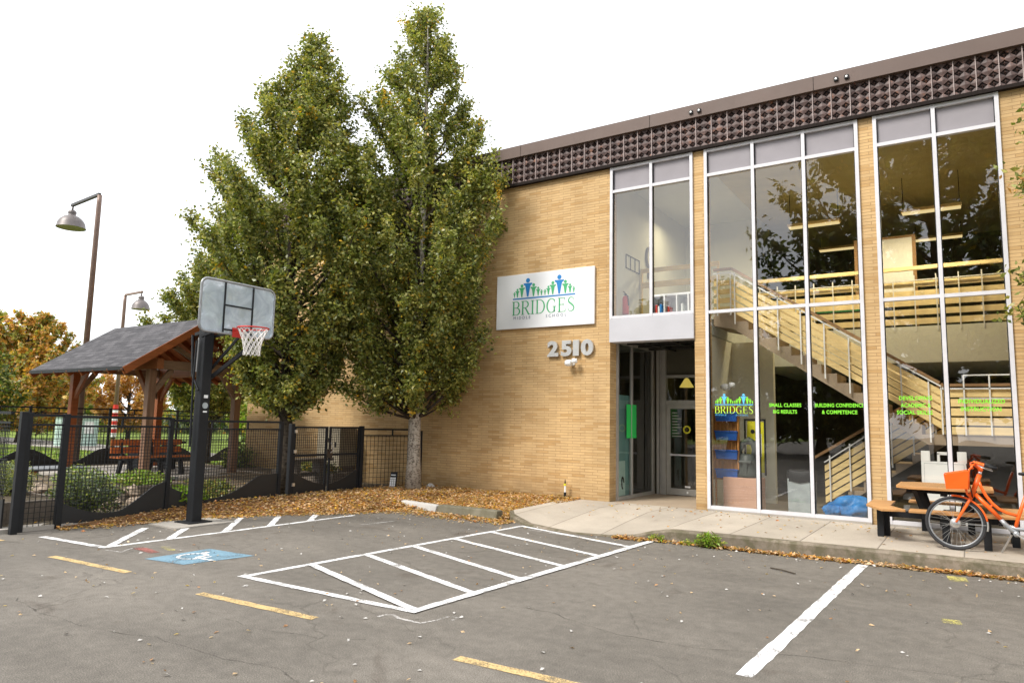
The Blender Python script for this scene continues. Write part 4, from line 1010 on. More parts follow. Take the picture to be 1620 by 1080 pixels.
b = MB(); b.lathe((-5.66, 3.3, 2.62), [(.02, .22), (.05, .2), (.17, .0)], 20); obj('shade', b, 'lampyel', r, smooth=True)
obj('cord', MB().box(-5.664, -5.656, 3.296, 3.304, 2.82, 3.5), 'black', r)
# landing window frame feature, green boxes on the mezzanine
b = MB(); b.box(-2.9, -1.7, 4.35, 4.6, 4.36, 4.5); b.box(-2.95, -1.65, 4.33, 4.62, 4.5, 4.53); obj('green_storage_case', b, 'green_box', None, label='long dark green case on the upper floor behind the railing slats', cat='case', at=(-2.3, 4.5, 4.36))
for z0 in (0,): pass
r = empty('display_table', (-2.3, 4.48, 3.91), 'low table under the green case behind the railing slats', 'table'); obj('table_top', MB().box(-3.0, -1.6, 4.3, 4.65, 4.31, 4.355), 'wood_grey', r)
for x in (-2.95, -1.68): 
    for y in (4.33, 4.6): obj('leg', MB().box(x, x+.03, y, y+.03, 3.912, 4.31), 'black', r)
r = empty('fire_extinguisher', (-6.17, .9, 4.15), 'red fire extinguisher on the white wall in the upper left window', 'fire extinguisher')
b = MB(); b.lathe((-6.05, .62, 4.02), [(0, 0), (.065, .0), (.07, .02), (.07, .33), (.05, .39), (.02, .41), (0, .41)], 16); obj('cylinder', b, 'red', r, smooth=True)
b = MB(); b.box(-6.07, -6.03, .60, .64, 4.43, 4.47); b.bar((-6.05, .62, 4.47), (-6.05, .50, 4.50), .015); b.bar((-6.05, .62, 4.45), (-6.05, .52, 4.44), .012); obj('valve_handle', b, 'black', r)
b = MB(); b.tube([(-6.04, .60, 4.45), (-5.97, .56, 4.40), (-5.965, .58, 4.2)], .012, 6); obj('hose', b, 'black', r)
r = empty('bookcase', (-5.2, .9, 3.84), 'low white bookcase with open shelves at the foot of the upper left window', 'bookcase')
b = MB(); b.box(-5.42, -5.38, .45, .85, 3.84, 4.35); b.box(-5.42, -4.42, .45, .85, 4.32, 4.36); b.box(-5.42, -4.42, .83, .85, 3.84, 4.32)
for x in (-5.14, -4.88, -4.64, -4.44): b.box(x, x+.025, .45, .83, 3.84, 4.32)
b.box(-5.38, -4.42, .45, .83, 3.86, 3.885); obj('bookcase_body', b, 'white', r)
for x, k, hh in ((-5.34, 'red', .27), (-5.29, 'white', .24), (-5.25, 'bag_blue', .28), (-5.08, 'red', .22), (-4.80, 'int_white', .26)): obj('book', MB().box(x, x+.035, .52, .72, 3.89, 3.89+hh), k, r)
r = empty('wall_calendar', (-6.2, 1.3, 5.3), 'black outlined strip of blank cards on the white wall upstairs', 'wall chart')
b = MB()
for z in (5.12, 5.42): b.box(-6.218, -6.205, 1.0, 1.75, z, z+.018)
for y in (1.0, 1.24, 1.49, 1.735): b.box(-6.217, -6.206, y, y+.018, 5.138, 5.42)
obj('chart_frame', b, 'black', r)
r = empty('wall_clock', (-6.2, 2.35, 5.4), 'round grey wall ornament beside the blank card strip upstairs', 'wall ornament')
b = MB(); b.tube([(-6.19, 2.3+.17*math.cos(a), 5.62+.24*math.sin(a)) for a in np.linspace(0, 2*math.pi, 18)[:-1]], .03, 6, close=True); obj('ring', b, 'blind', r); obj('tail_plate', MB().box(-6.21, -6.18, 2.24, 2.36, 5.12, 5.34), 'blind', r)
# timber boards crossing the upper left room
b = MB(); b.box(-6.2, -4.4, 1.80, 1.83, 4.80, 4.93); b.box(-6.2, -4.4, 1.80, 1.83, 5.15, 5.25); b.box(-4.45, -4.41, 1.79, 1.84, 3.84, 5.25); b.box(-6.2, -6.16, 1.79, 1.84, 3.84, 5.25)
obj('upstairs_barrier', b, 'wood_rail', None, at=(-5.3, 1.8, 3.84), label='pale timber barrier of two boards crossing the upper left window', cat='barrier')
r = MB(); r.box(-6.15, -6.137, .40, .82, .24, .95); wp = obj('white_display_panel', r, 'teal_l', None, at=(-6.5, .6, .24), label='pale blue panel with a dark squiggle behind the side glass of the porch', cat='panel', bevel=.005)
q = MB(); q.tube([(-6.128, .66+.06*math.cos(a)*(1-.05*i), .50+.12*math.sin(a)) for i, a in enumerate(np.linspace(0, 5.2, 14))], .014, 5); obj('dark_squiggle', q, 'black', wp)

# ================================================================== BASKETBALL HOOP
HP = empty('basketball_hoop', (-10.4, -6.2, 0), 'black pole basketball hoop with scuffed clear backboard and white net', 'basketball hoop')
px_, py_ = -10.40, -6.22
b = MB(); b.box(px_-.085, px_+.085, py_-.085, py_+.085, .02, 3.12); obj('pole', b, 'black', HP, bevel=.012)
b = MB(); b.box(px_-.2, px_+.2, py_-.2, py_+.2, .022, .042); obj('base_plate', b, 'black', HP, bevel=.004)
xb = -9.86; yc = -6.04; zb0, zb1 = 3.0, 3.83; hw = .68
def rrect(y0, y1, z0, z1, r, n=5):
    P = []
    for (cy, cz, a0) in ((y1-r, z1-r, 0), (y0+r, z1-r, 90), (y0+r, z0+r, 180), (y1-r, z0+r, 270)):
        for k in range(n+1): a = R(a0+90*k/n); P.append((cy+r*math.cos(a), cz+r*math.sin(a)))
    return P
b = MB(); b.prism(rrect(yc-hw+.02, yc+hw-.02, zb0+.02, zb1-.02, .10), xb-.006, xb+.006, 'yz'); bbd = obj('backboard', b, 'acrylic', HP)
b = MB(); b.tube([(xb, y, z) for y, z in rrect(yc-hw, yc+hw, zb0, zb1, .11)], .019, 8, close=True); obj('backboard_frame', b, 'grey_alloy', bbd, smooth=True)
b = MB()
for y in (yc-.27, yc+.25): b.box(xb+.007, xb+.02, y-.013, y+.013, zb0+.02, zb1-.02)
b.box(xb+.007, xb+.018, yc-.257, yc+.237, 3.44, 3.464); b.box(xb+.007, xb+.018, yc-.257, yc+.237, zb0+.05, zb0+.075); obj('backboard_strut', b, 'black', bbd)
b = MB()
for dy in (-.1, .1):
    b.bar((px_, py_+dy*.9, 2.98), (xb-.05, yc+dy*1.6, 3.12), .04); b.bar((px_, py_+dy*.9, 2.42), (xb-.05, yc+dy*1.6, 3.08), .035) if dy > 0 else None
b.bar((px_-.22, py_-.05, 3.02), (px_+.05, py_-.05, 3.06), .05); obj('support_arm', b, 'black', HP)
b = MB(); b.bar((px_+.02, py_+.09, 2.30), (xb+.12, yc+.22, 2.86), .055, .055); obj('lower_brace', b, 'black', HP)
b = MB(); b.tube([(px_-.04, py_-.14, 2.9), (px_-.05, py_-.15, 2.2), (px_-.02, py_-.14, 1.2)], .016, 6); b.tube([(px_-.2, py_-.12, 3.0), (px_-.1, py_-.14, 2.35), (px_+.05, py_-.12, 2.1)], .02, 6); obj('crank_rod', b, 'black', HP)
b = MB(); b.tube([(px_-.01, py_-.125, 2.95), (px_-.02, py_-.13, 2.4)], .012, 6); obj('adjuster_screw', b, 'chrome', HP)
xr, zr = xb+.40, 3.085
b = MB(); b.tube([(xr+.235*math.cos(a), yc+.235*math.sin(a), zr) for a in np.linspace(0, 2*math.pi, 33)[:-1]], .0125, 8, close=True)
b.box(xb+.006, xb+.03, yc-.10, yc+.10, zr-.13, zr+.02); b.bar((xb+.03, yc-.07, zr-.02), (xr-.22, yc-.07, zr-.005), .02, .03); b.bar((xb+.03, yc+.07, zr-.02), (xr-.22, yc+.07, zr-.005), .02, .03); obj('rim', b, 'red', HP, smooth=False)
b = MB(); ns = 12; lev = 7
def nr_(i): return [.228, .195, .165, .145, .13, .122, .125][i]
for k in range(ns):
    for sgn in (1, -1):
        pts = []
        for i in range(lev):
            a = 2*math.pi*(k+sgn*i*.5)/ns; q = nr_(i); pts.append((xr+q*math.cos(a), yc+q*math.sin(a), zr-.01-.42*i/(lev-1)))
        b.tube(pts, .0065, 4, caps=False)
obj('net', b, 'net', HP)
b = MB(); b.lathe((px_+.088, py_-.0, 1.86), [(0, 0), (.05, 0), (.05, .004), (0, .004)], 18, 'x'); obj('round_sticker', b, 'bin_grey', HP)
for z0_, z1_ in ((1.75, 1.775), (1.98, 2.03)):
    b = MB(); b.box(px_+.086, px_+.09, py_-.03, py_+.04, z0_, z1_); obj('white_label', b, 'white', HP)

# ================================================================== FENCES
def fence_panel(root, p0, p1, z0, zt, wave=None, seed=0, top2=True, wires=True, kz=.35, studs=True, sp=.052):
    p0, p1 = Vector((*p0, 0)), Vector((*p1, 0)); d = p1-p0; L = d.length; u = d/L; n = Vector((-u.y, u.x, 0))
    b = MB(); b.bar(p0+Vector((0, 0, zt-.02)), p1+Vector((0, 0, zt-.02)), .045, .04)
    if top2: b.bar(p0+Vector((0, 0, zt-.16)), p1+Vector((0, 0, zt-.16)), .03, .03)
    pn = obj('fence_rail', b, 'black', root)
    if studs and top2:
        k = max(1, int(L/.62)); b = MB()
        for i in range(1, k): q = p0+d*(i/k); b.box(q.x-.014, q.x+.014, q.y-.014, q.y+.014, zt-.15, zt-.04)
        obj('rail_stud', b, 'black', root)
    zb = z0+.03
    if wires:
        b = MB(); k = int(L/sp); w = .0038
        for i in range(1, k+1):
            q = p0+u*(i*sp); b.box(q.x-w, q.x+w, q.y-w, q.y+w, zb, zt-.16)
        z = zb
        while z < zt-.17: b.bar(p0+Vector((0, 0, z)), p1+Vector((0, 0, z)), .0075, .0075); z += sp
        obj('wire_mesh', b, 'black', root)
    if wave:
        b = MB(); N_ = 24; vs = []
        for i in range(N_+1):
            t = i/N_; q = p0+d*t; h = wave(t)
            for s_ in (-.012, .012): vs += [(q.x+n.x*s_, q.y+n.y*s_, zb-.02), (q.x+n.x*s_, q.y+n.y*s_, z0+h)]
        fs = []
        for i in range(N_):
            a = i*4; c = a+4; fs += [(a, c, c+1, a+1), (a+2, a+3, c+3, c+2), (a+1, c+1, c+3, a+3), (a, a+2, c+2, c)]
        fs += [(0, 1, 3, 2), (N_*4, N_*4+2, N_*4+3, N_*4+1)]
        b.add(vs, fs); obj('kick_panel', b, 'black_panel', root)
def post(root, x, y, z0, zt, w=.075):
    b = MB(); b.box(x-w/2, x+w/2, y-w/2, y+w/2, z0, zt); return obj('post', b, 'black', root, bevel=.006)
FX = -11.40
FF = empty('garden_fence', (FX, -6, 0), 'long black wire mesh fence with wavy solid foot along the parking lot', 'fence')
post(FF, -11.26, -8.40, -.02, 1.70, .085); post(FF, -11.38, -8.28, -.02, 1.69, .08)
post(FF, FX, -7.77, -.02, 1.68, .085)
post(FF, FX, -6.10, -.02, 1.64, .07); post(FF, FX, -3.82, -.02, 1.61, .07)
fence_panel(FF, (FX, -8.24), (FX, -7.81), .0, 1.675, None, sp=.075)
fence_panel(FF, (FX, -7.73), (FX, -6.13), .0, 1.66, lambda t: .36-.20*math.sin(math.pi*min(1, t*1.15))+.26*max(0, t-.55)/.45*.9)
fence_panel(FF, (FX, -6.07), (FX, -3.85), .0, 1.625, lambda t: .50-.30*math.sin(math.pi*min(1, t*1.25))**1+.12*t)
fence_panel(FF, (FX, -1.58), (-11.02, -.08), .08, 1.50, None, wires=True, sp=.1); post(FF, -11.0, -.07, .02, 1.46, .06)
GT = empty('garden_gate', (FX, -2.6, 0), 'black double leaf mesh gate in the fence with metal latch', 'gate')
post(GT, FX, -3.56, -.02, 1.58, .09); post(GT, FX, -1.63, -.02, 1.55, .09)
for (ya_, yb__) in ((-3.50, -2.62), (-2.56, -1.69)):
    lf = MB(); lf.box(FX-.02, FX+.02, ya_, ya_+.04, .07, 1.53); lf.box(FX-.02, FX+.02, yb__-.04, yb__, .07, 1.53); lf.box(FX-.02, FX+.02, ya_+.04, yb__-.04, 1.49, 1.53); lf.box(FX-.02, FX+.02, ya_+.04, yb__-.04, .92, .97)
    le = obj('gate_leaf', lf, 'black', GT)
    b = MB(); w = .0038; y = ya_+.04
    while y < yb__-.04: b.box(FX-w, FX+w, y-w, y+w, .3, 1.5); y += .052
    z = .32
    while z < 1.48: b.box(FX-w, FX+w, ya_+.04, yb__-.04, z-w, z+w); z += .052
    obj('wire_mesh', b, 'black', le)
    b = MB(); vs = []
    for i in range(17):
        t = i/16; y = ya_+.03+(yb__-ya_-.06)*t; g_ = (y+2.6)/.9
        h = .26+.30*abs(g_)**1.6
        for s_ in (-.01, .01): vs += [(FX+s_, y, .06), (FX+s_, y, .07+h)]
    b.add(vs, [f for i in range(16) for f in ((i*4, i*4+4, i*4+5, i*4+1), (i*4+2, i*4+3, i*4+7, i*4+6), (i*4+1, i*4+5, i*4+7, i*4+3))]); obj('kick_panel', b, 'black_panel', le)
b = MB(); b.box(FX+.02, FX+.05, -2.66, -2.50, .88, 1.06); b.tube([(FX+.05, -2.60, 1.0), (FX+.09, -2.62, 1.15), (FX+.07, -2.68, 1.3)], .018, 6); obj('latch', b, 'steel_dark', GT)
b = MB(); b.tube([(FX+.05, -2.55, .98), (FX+.1, -2.53, 1.06), (FX+.08, -2.58, 1.2)], .012, 6); obj('latch_chain', b, 'chrome', GT)
for z in (.35, 1.0, 1.4): obj('hinge', MB().box(FX+.03, FX+.07, -3.53, -3.47, z, z+.06), 'chrome', GT)
SF = empty('side_fence', (-14.5, -8.45, 0), 'black mesh fence running back from the corner post at far left', 'fence')
for x in (-14.0, -16.8): post(SF, x, -8.45, 0, 1.72, .07)
for a_, c_ in ((-11.5, -13.96), (-14.04, -16.76), (-16.84, -21.1)):
    fence_panel(SF, (a_, -8.45), (c_, -8.45), .05, 1.70, lambda t: .42-.18*math.sin(math.pi*t), sp=.052 if a_ > -14.5 else .08)
BX = -21.2
BF = empty('rear_fence', (BX, -4, .2), 'black mesh fence with wavy foot behind the pergola, farthest back', 'fence')
ys = [-8.45, -6.3, -4.2, -2.1, 0.0, 2.1]
for y in ys: post(BF, BX, y, .1, 1.88, .06)
for i in range(len(ys)-1):
    fence_panel(BF, (BX, ys[i]+.03), (BX, ys[i+1]-.03), .22, 1.86, (lambda t: .30+.20*math.cos(2*math.pi*t)), sp=.085)

# ================================================================== PERGOLA
PG = empty('pergola', (-17.8, -2.76, .28), 'timber picnic shelter with grey shingled gable roof and orange stained rafters', 'shelter')
X2, X1, Y2, Y3 = -16.0, -19.55, -3.91, -1.61; ZB, ZT = 2.76, 3.0
for x, y in ((X2, Y2), (X2, Y3), (X1, Y2), (X1, Y3)):
    b = MB(); b.box(x-.088, x+.088, y-.088, y+.088, .10, ZB); obj('post', b, 'wood_post' if x == X2 else 'wood_orange', PG, bevel=.008)
for y in (Y2, Y3):
    b = MB(); b.box(X1-.55, X2+.35, y-.08, y+.08, ZB, ZT); obj('eave_beam', b, 'wood_orangeX', PG, bevel=.006)
for x in (X1, X2):
    b = MB(); b.box(x-.09, x+.09, Y2-.30, Y3+.30, ZT+.002, ZT+.22) if False else b.box(x-.085, x+.085, Y2+.08, Y3-.08, ZB+.02, ZT-.01); obj('tie_beam', b, 'wood_beam', PG, bevel=.006)
yr = (Y2+Y3)/2; zr_ = 4.06; ye0, ye1 = -4.78, -.74; ze = 2.72; xa, xb_2 = -20.02, -15.56
def brace(p, q, k):
    p, q = Vector(p), Vector(q); mid = (p+q)/2; off = Vector((0, 0, 0))
    b = MB(); pts = [p, p*.62+q*.38+(q-p).cross(Vector((0, 0, 1))).cross(q-p).normalized()*0, q]
    b.bar(p, q, .07, .13); obj('brace', b, k, PG, bevel=.005)
for x, y in ((X2, Y2), (X2, Y3), (X1, Y2), (X1, Y3)):
    sx = -1 if x == X2 else 1; sy_ = 1 if y == Y2 else -1
    brace((x+sx*.05, y, 2.12), (x+sx*.62, y, 2.78), 'wood_orangeX'); brace((x, y+sy_*.05, 2.20), (x, y+sy_*.50, 2.78), 'wood_beam')
for i, x in enumerate(np.linspace(xa+.06, xb_2-.06, 8)):
    for s_, ye in ((-1, ye0), (1, ye1)):
        b = MB(); b.bar((x, ye+.02*-s_, ze-.08+.0), (x, yr, zr_-.13), .05, .15, (1, 0, 0)) if False else b.bar((x, ye, ze-.085), (x, yr, zr_-.105), .05, .14, (0, 0, 1)); obj('rafter', b, 'wood_orange', PG)
for s_, ye in ((-1, ye0), (1, ye1)):
    n_ = Vector((0, (zr_-ze)*s_, (abs(ye-yr)))).normalized()
    b = MB(); t = .03
    def slab(b, o0, o1):
        P = [Vector((xa, ye, ze)), Vector((xb_2, ye, ze)), Vector((xb_2, yr, zr_)), Vector((xa, yr, zr_))]
        b.add([p+n_*o0 for p in P]+[p+n_*o1 for p in P], [(0, 1, 2, 3), (7, 6, 5, 4), (0, 4, 5, 1), (3, 2, 6, 7), (1, 5, 6, 2), (0, 3, 7, 4)])
    slab(b, -.025, .0); obj('roof_boards', b, 'wood_orange', PG)
    b = MB(); slab(b, .002, .035); obj('roof', b, 'shingle', PG)
    b = MB(); b.bar((xb_2+.012, ye, ze-.06), (xb_2+.012, yr, zr_-.05), .03, .16); obj('barge_board', b, 'wood_orange', PG)
    b = MB(); b.box(xa, xb_2, ye-.03, ye-.002, ze-.05, ze+.03); obj('eave_trim', b, 'black', PG)
b = MB(); b.bar((X2, yr, ZT), (X2, yr, zr_-.15), .14, .14); obj('king_post', b, 'wood_beam', PG)
for s_ in (-1, 1): b = MB(); b.bar((X2, yr+s_*.08, ZT+.05), (X2, yr+s_*.62, ZT+.34), .10, .10); obj('truss_strut', b, 'wood_beam', PG)
b = MB(); b.box(xa, xb_2, yr-.03, yr+.03, zr_-.22, zr_-.05); obj('ridge_board', b, 'wood_orangeX', PG)
# paved deck beneath and its timber corner boxes
dk = MB(); dk.box(-20.4, -15.5, -4.75, -.9, -.05, .27); struct('deck_paving', dk, 'concrete')
def planter_box(x0, x1, y0, y1, z0, z1, label, k='wood_orangeX'):
    r = empty('timber_plinth', ((x0+x1)/2, (y0+y1)/2, z0), label, 'plinth')
    b = MB(); n = 2; hgt = (z1-z0-.05)/n
    b.box(x0, x1, y0, y1, z0+.07, z1-.05); obj('plinth_boards', b, k, r, bevel=.008)
    obj('base_board', MB().box(x0+.03, x1-.03, y0+.03, y1-.03, z0, z0+.07), 'wood_grey', r)
    obj('slate_cap', MB().box(x0-.05, x1+.05, y0-.05, y1+.05, z1-.048, z1), 'slate', r, bevel=.006)
planter_box(-16.55, -15.32, -4.55, -3.55, .0, .30, 'orange stained timber plinth with slate cap under the nearest shelter post')
planter_box(-20.2, -19.2, -4.9, -3.6, .04, .33, 'timber plinth under the far left shelter post')
# ---- benches on the deck
def park_bench(x, y0, y1, label):
    r = empty('park_bench', (x, (y0+y1)/2, .27), label, 'bench')
    for z0_ in (.60, .78): 
        obj('back_slat', MB().box(x-.44, x-.41, y0, y1, .27+z0_-.08, .27+z0_+.06), 'wood_slat', r, bevel=.006)
    for k in range(3): obj('seat_slat', MB().box(x-.38+k*.15, x-.25+k*.15, y0-.03, y1+.03, .27+.42, .27+.455), 'wood_slat', r, bevel=.005)
    for y in (y0+.25, y1-.25, (y0+y1)/2+.1):
        b = MB(); b.bar((x+.08, y, .27), (x-.05, y, .27+.42), .07, .10); b.bar((x-.5, y, .27), (x-.36, y, .27+.42), .07, .10); b.box(x-.42, x+.08, y-.035, y+.035, .27+.36, .27+.42); b.bar((x-.38, y, .27+.42), (x-.46, y, .27+.86), .07, .04); obj('end_frame', b, 'black', r)
park_bench(-16.35, -4.30, -2.55, 'bench with orange slatted back and black legs under the shelter')
def trestle(x0, x1, y0, y1, z, h, label, k):
    r = empty('garden_table', ((x0+x1)/2, (y0+y1)/2, z), label, 'table')
    obj('table_top', MB().box(x0, x1, y0, y1, z+h-.06, z+h), k, r, bevel=.01)
    for y in (y0+.25, y1-.35): obj('leg', MB().box(x0+.08, x1-.08, y, y+.13, z, z+h-.06), k, r, bevel=.01)
    obj('stretcher', MB().box((x0+x1)/2-.03, (x0+x1)/2+.03, y0+.3, y1-.3, z+.2, z+.3), k, r)
trestle(-13.3, -12.85, -2.35, -1.05, .15, .62, 'low dark timber bench table behind the gate against the wall', 'wood_grey')
trestle(-18.6, -17.9, -3.2, -1.7, .27, .74, 'dark picnic table deep under the shelter', 'black')
# utility cabinet near the wall
r = empty('utility_cabinet', (-13.3, -.5, .15), 'beige metal utility cabinet against the brick behind the gate', 'cabinet')
b = MB(); b.box(-13.95, -13.15, -.62, -.05, .52, 1.50); obj('cabinet_body', b, simple('beige_cabinet', (.27, .23, .16), .6), r, bevel=.01); obj('cabinet_base', MB().box(-13.9, -13.2, -.58, -.08, .1, .52), 'wood_grey', r); obj('handle', MB().box(-13.30, -13.27, -.64, -.62, 1.0, 1.12), 'black', r)
# planting beds
def bed_wall(x0, x1, y0, y1, z0, z1, label, k='wood_grey'):
    r = empty('raised_bed', ((x0+x1)/2, (y0+y1)/2, z0), label, 'planter'); t = .05
    obj('bed_wall', MB().box(x0, x1, y0, y0+t, z0, z1).box(x0, x1, y1-t, y1, z0, z1).box(x0, x0+t, y0+t, y1-t, z0, z1).box(x1-t, x1, y0+t, y1-t, z0, z1), k, r, bevel=.004)
    obj('bed_soil', MB().box(x0+t, x1-t, y0+t, y1-t, z0, z1-.05), 'soil', r)
bed_wall(-14.9, -13.4, -5.7, -4.4, .0, .34, 'weathered timber raised bed filled with low greenery by the hoop')
bed_wall(-14.6, -12.0, -8.25, -7.35, .0, .36, 'grey timber raised bed behind the fence corner')
bed_wall(-14.8, -12.6, -1.3, -.75, .1, .42, 'long weathered raised bed before the brick wall', 'wood_grey')
# ---- stones
def rock(c, s, seed, k='stone'):
    b = MB(); g = random.Random(seed); n = 6; vs = []
    ph = [g.uniform(0, 6) for _ in range(4)]
    for i in range(n+1):
        t = math.pi*i/n
        for j in range(9):
            a = 2*math.pi*j/9; q = 1+.22*math.sin(a*2+ph[0])+.18*math.cos(3*t+ph[1]+a)+g.uniform(-.1, .1)
            vs.append((c[0]+s*q*math.sin(t)*math.cos(a), c[1]+s*.8*q*math.sin(t)*math.sin(a), c[2]+s*.55*q*math.cos(t)))
    b.add(vs, [(i*9+j, (i+1)*9+j, (i+1)*9+(j+1) % 9, i*9+(j+1) % 9) for i in range(n) for j in range(9)])
    return b
g_ = random.Random(4); i_ = 0
for k in range(26):
    x = -13.4+g_.uniform(-.9, .9); y = -6.35+g_.uniform(-.85, .75); s = g_.uniform(.08, .17); lay = 0 if k < 16 else .16
    o = obj('garden_rock', rock((x, y, gz(x, y)+s*.35+lay), s, k), 'stone', None, smooth=False, at=(x, y, 0), cat='rock', group='tan fieldstones heaped by the orange plinth', label='tan fieldstone in the heap between the shrubs and the orange plinth')
o = obj('garden_rock', rock((-10.5, -.28, .2), .11, 77), 'wstop_l', None, at=(-10.5, -.28, .15), cat='rock', label='single pale stone at the foot of the brick wall, right of the tree')

# ================================================================== PICNIC TABLE
TZ = .17
PT = empty('picnic_table', (-.37, -1.05, TZ), 'octagonal timber picnic table on black legs in front of the right tall window', 'picnic table')
cx, cy = -.37, -1.02
def octo(hx, hy, c): return [(cx-hx+c, cy-hy), (cx+hx-c, cy-hy), (cx+hx, cy-hy+c), (cx+hx, cy+hy-c), (cx+hx-c, cy+hy), (cx-hx+c, cy+hy), (cx-hx, cy+hy-c), (cx-hx, cy-hy+c)]
b = MB(); P = octo(.58, .56, .17)
b.prism(P, TZ+.71, TZ+.75, 'xy'); obj('table_top', b, 'wood_table', PT, bevel=.006)
b = MB()
for k in range(1, 8): y = cy-.56+k*.14; b.box(cx-.55, cx+.55, y-.003, y+.003, TZ+.7501, TZ+.7512)
obj('board_gaps', b, 'black', PT)
b = MB(); b.box(cx-.48, cx+.48, cy-.04, cy+.04, TZ+.63, TZ+.708); b.box(cx-.04, cx+.04, cy-.46, cy-.04, TZ+.63, TZ+.708); b.box(cx-.04, cx+.04, cy+.04, cy+.46, TZ+.63, TZ+.708); obj('top_bearer', b, 'black', PT)
for a in (45, 135, 225, 315):
    dx, dy = math.cos(R(a)), math.sin(R(a)); b = MB()
    b.bar((cx+dx*.46, cy+dy*.46, TZ+.70), (cx+dx*.30, cy+dy*.30, TZ+.30), .09, .09); obj('table_leg', b, 'black', PT)
b = MB(); b.box(cx-.86, cx+.86, cy-.045, cy+.045, TZ+.26, TZ+.35); b.box(cx-.045, cx+.045, cy-.82, cy-.045, TZ+.26, TZ+.35); b.box(cx-.045, cx+.045, cy+.045, cy+.70, TZ+.26, TZ+.35); obj('cross_frame', b, 'black', PT)
def seat(pts, ps):
    b = MB(); n = len(pts)
    b.prism(pts, TZ+.42, TZ+.455, 'xy'); obj('seat_board', b, 'wood_table', PT, bevel=.005)
    for (x, y) in ps: obj('seat_leg', MB().box(x-.045, x+.045, y-.045, y+.045, TZ, TZ+.418), 'black', PT, bevel=.006)
seat([(cx-.97, cy-.42), (cx-.72, cy-.98), (cx-.44, cy-.84), (cx-.66, cy-.40), (cx-.66, cy+.40), (cx-.97, cy+.40)][::1], [(cx-.80, cy-.32), (cx-.74, cy-.18), (cx-.80, cy+.20)])
seat([(cx+.66, cy-.40), (cx+.97, cy-.40), (cx+.97, cy+.40), (cx+.66, cy+.40)], [(cx+.80, cy-.20), (cx+.80, cy+.20)])
seat([(cx-.40, cy-.90), (cx+.62, cy-.90), (cx+.98, cy-.72), (cx+.78, cy-.50), (cx+.50, cy-.62), (cx-.40, cy-.62)], [(cx+.02, cy-.76), (cx+.48, cy-.76)])
seat([(cx-.50, cy+.64), (cx+.50, cy+.64), (cx+.50, cy+.90), (cx-.50, cy+.90)], [(cx-.3, cy+.77), (cx+.3, cy+.77)])

# ================================================================== BICYCLE
BY = -2.02
BK = empty('bicycle', (.30, BY, TZ), 'bright orange share bicycle with a front basket parked at the right edge', 'bicycle')
def V3(x, z, y=0.): return (x, BY+y, z)
def wheel(cx_, cz_, Rr):
    g = empty('wheel', V3(cx_, cz_), None, None); g.parent = BK; g.location = Vector(V3(cx_, cz_))-ORG[BK.name]; ORG[g.name] = Vector(V3(cx_, cz_))
    A = np.linspace(0, 2*math.pi, 49)[:-1]
    b = MB(); b.tube([V3(cx_+Rr*math.cos(a), cz_+Rr*math.sin(a)) for a in A], .021, 10, close=True); t = obj('tyre', b, 'rubber', BK, smooth=True)
    b = MB(); b.tube([V3(cx_+(Rr-.027)*math.cos(a), cz_+(Rr-.027)*math.sin(a)) for a in A], .0105, 8, close=True); obj('rim', b, 'grey_alloy', BK, smooth=True)
    b = MB()
    for k in range(32):
        a = 2*math.pi*k/32; o = .5*(1 if k % 4 < 2 else -1); s_ = .028 if k % 2 else -.028
        b.bar(V3(cx_+.045*math.cos(a+o), cz_+.045*math.sin(a+o), s_), V3(cx_+(Rr-.03)*math.cos(a), cz_+(Rr-.03)*math.sin(a)), .0022)
    obj('spokes', b, 'steel', BK)
    b = MB(); b.lathe(V3(cx_, cz_), [(0, -.055), (.02, -.05), (.055, -.04), (.062, -.03), (.062, .03), (.055, .04), (.02, .05), (0, .055)], 20, 'y'); b.tube([V3(cx_, cz_, -.075), V3(cx_, cz_, .075)], .008, 8); obj('hub', b, 'chrome', BK, smooth=False)
    bpy.data.objects.remove(g)
hx, hz = -.235, TZ+.345; rx_ = .90
wheel(hx, hz, .322); wheel(rx_, hz, .322)
b = MB()
for s_ in (-.05, .05): b.tube([V3(hx, hz, s_), V3(-.185, hz+.09, s_), V3(-.11, .74, s_*.9), V3(-.055, .845, s_*.5), V3(-.045, .87, 0)], [.013, .014, .017, .02, .022], 10)
obj('fork', b, 'orange', BK, smooth=True)
obj('fork_end', MB().lathe(V3(hx, hz, -.065), [(0, 0), (.02, .0), (.02, .012), (0, .012)], 12, 'y'), 'chrome', BK)
b = MB(); b.tube([V3(-.05, .86), V3(.055, 1.15)], .030, 14); obj('head_tube', b, 'orange', BK, smooth=True)
b = MB(); b.tube([V3(.055, 1.152), V3(.064, 1.19)], .022, 12); obj('headset', b, 'chrome', BK, smooth=True)
b = MB(); b.tube([V3(.062, 1.19), V3(.07, 1.215), V3(.06, 1.235), V3(.01, 1.28)], [.024, .03, .028, .022], 12); obj('stem', b, 'orange', BK, smooth=True)
b = MB(); b.tube([V3(-.005, .90), V3(.12, .76), V3(.257, .602)], [.026, .027, .026], 14); obj('down_tube', b, 'orange', BK, smooth=True)
b = MB(); b.tube([V3(.045, 1.06), V3(.065, .99), V3(.11, .89), V3(.17, .80), V3(.24, .73), V3(.32, .69), V3(.44, .66)], .019, 12); obj('top_tube', b, 'orange', BK, smooth=True)
b = MB(); b.tube([V3(.14, .745), V3(.185, .78)], .012, 8); obj('frame_gusset', b, 'orange', BK, smooth=True)
b = MB(); b.tube([V3(.40, .50), V3(.44, .655), V3(.56, 1.02)], [.022, .022, .02], 12); obj('seat_tube', b, 'orange', BK, smooth=True)
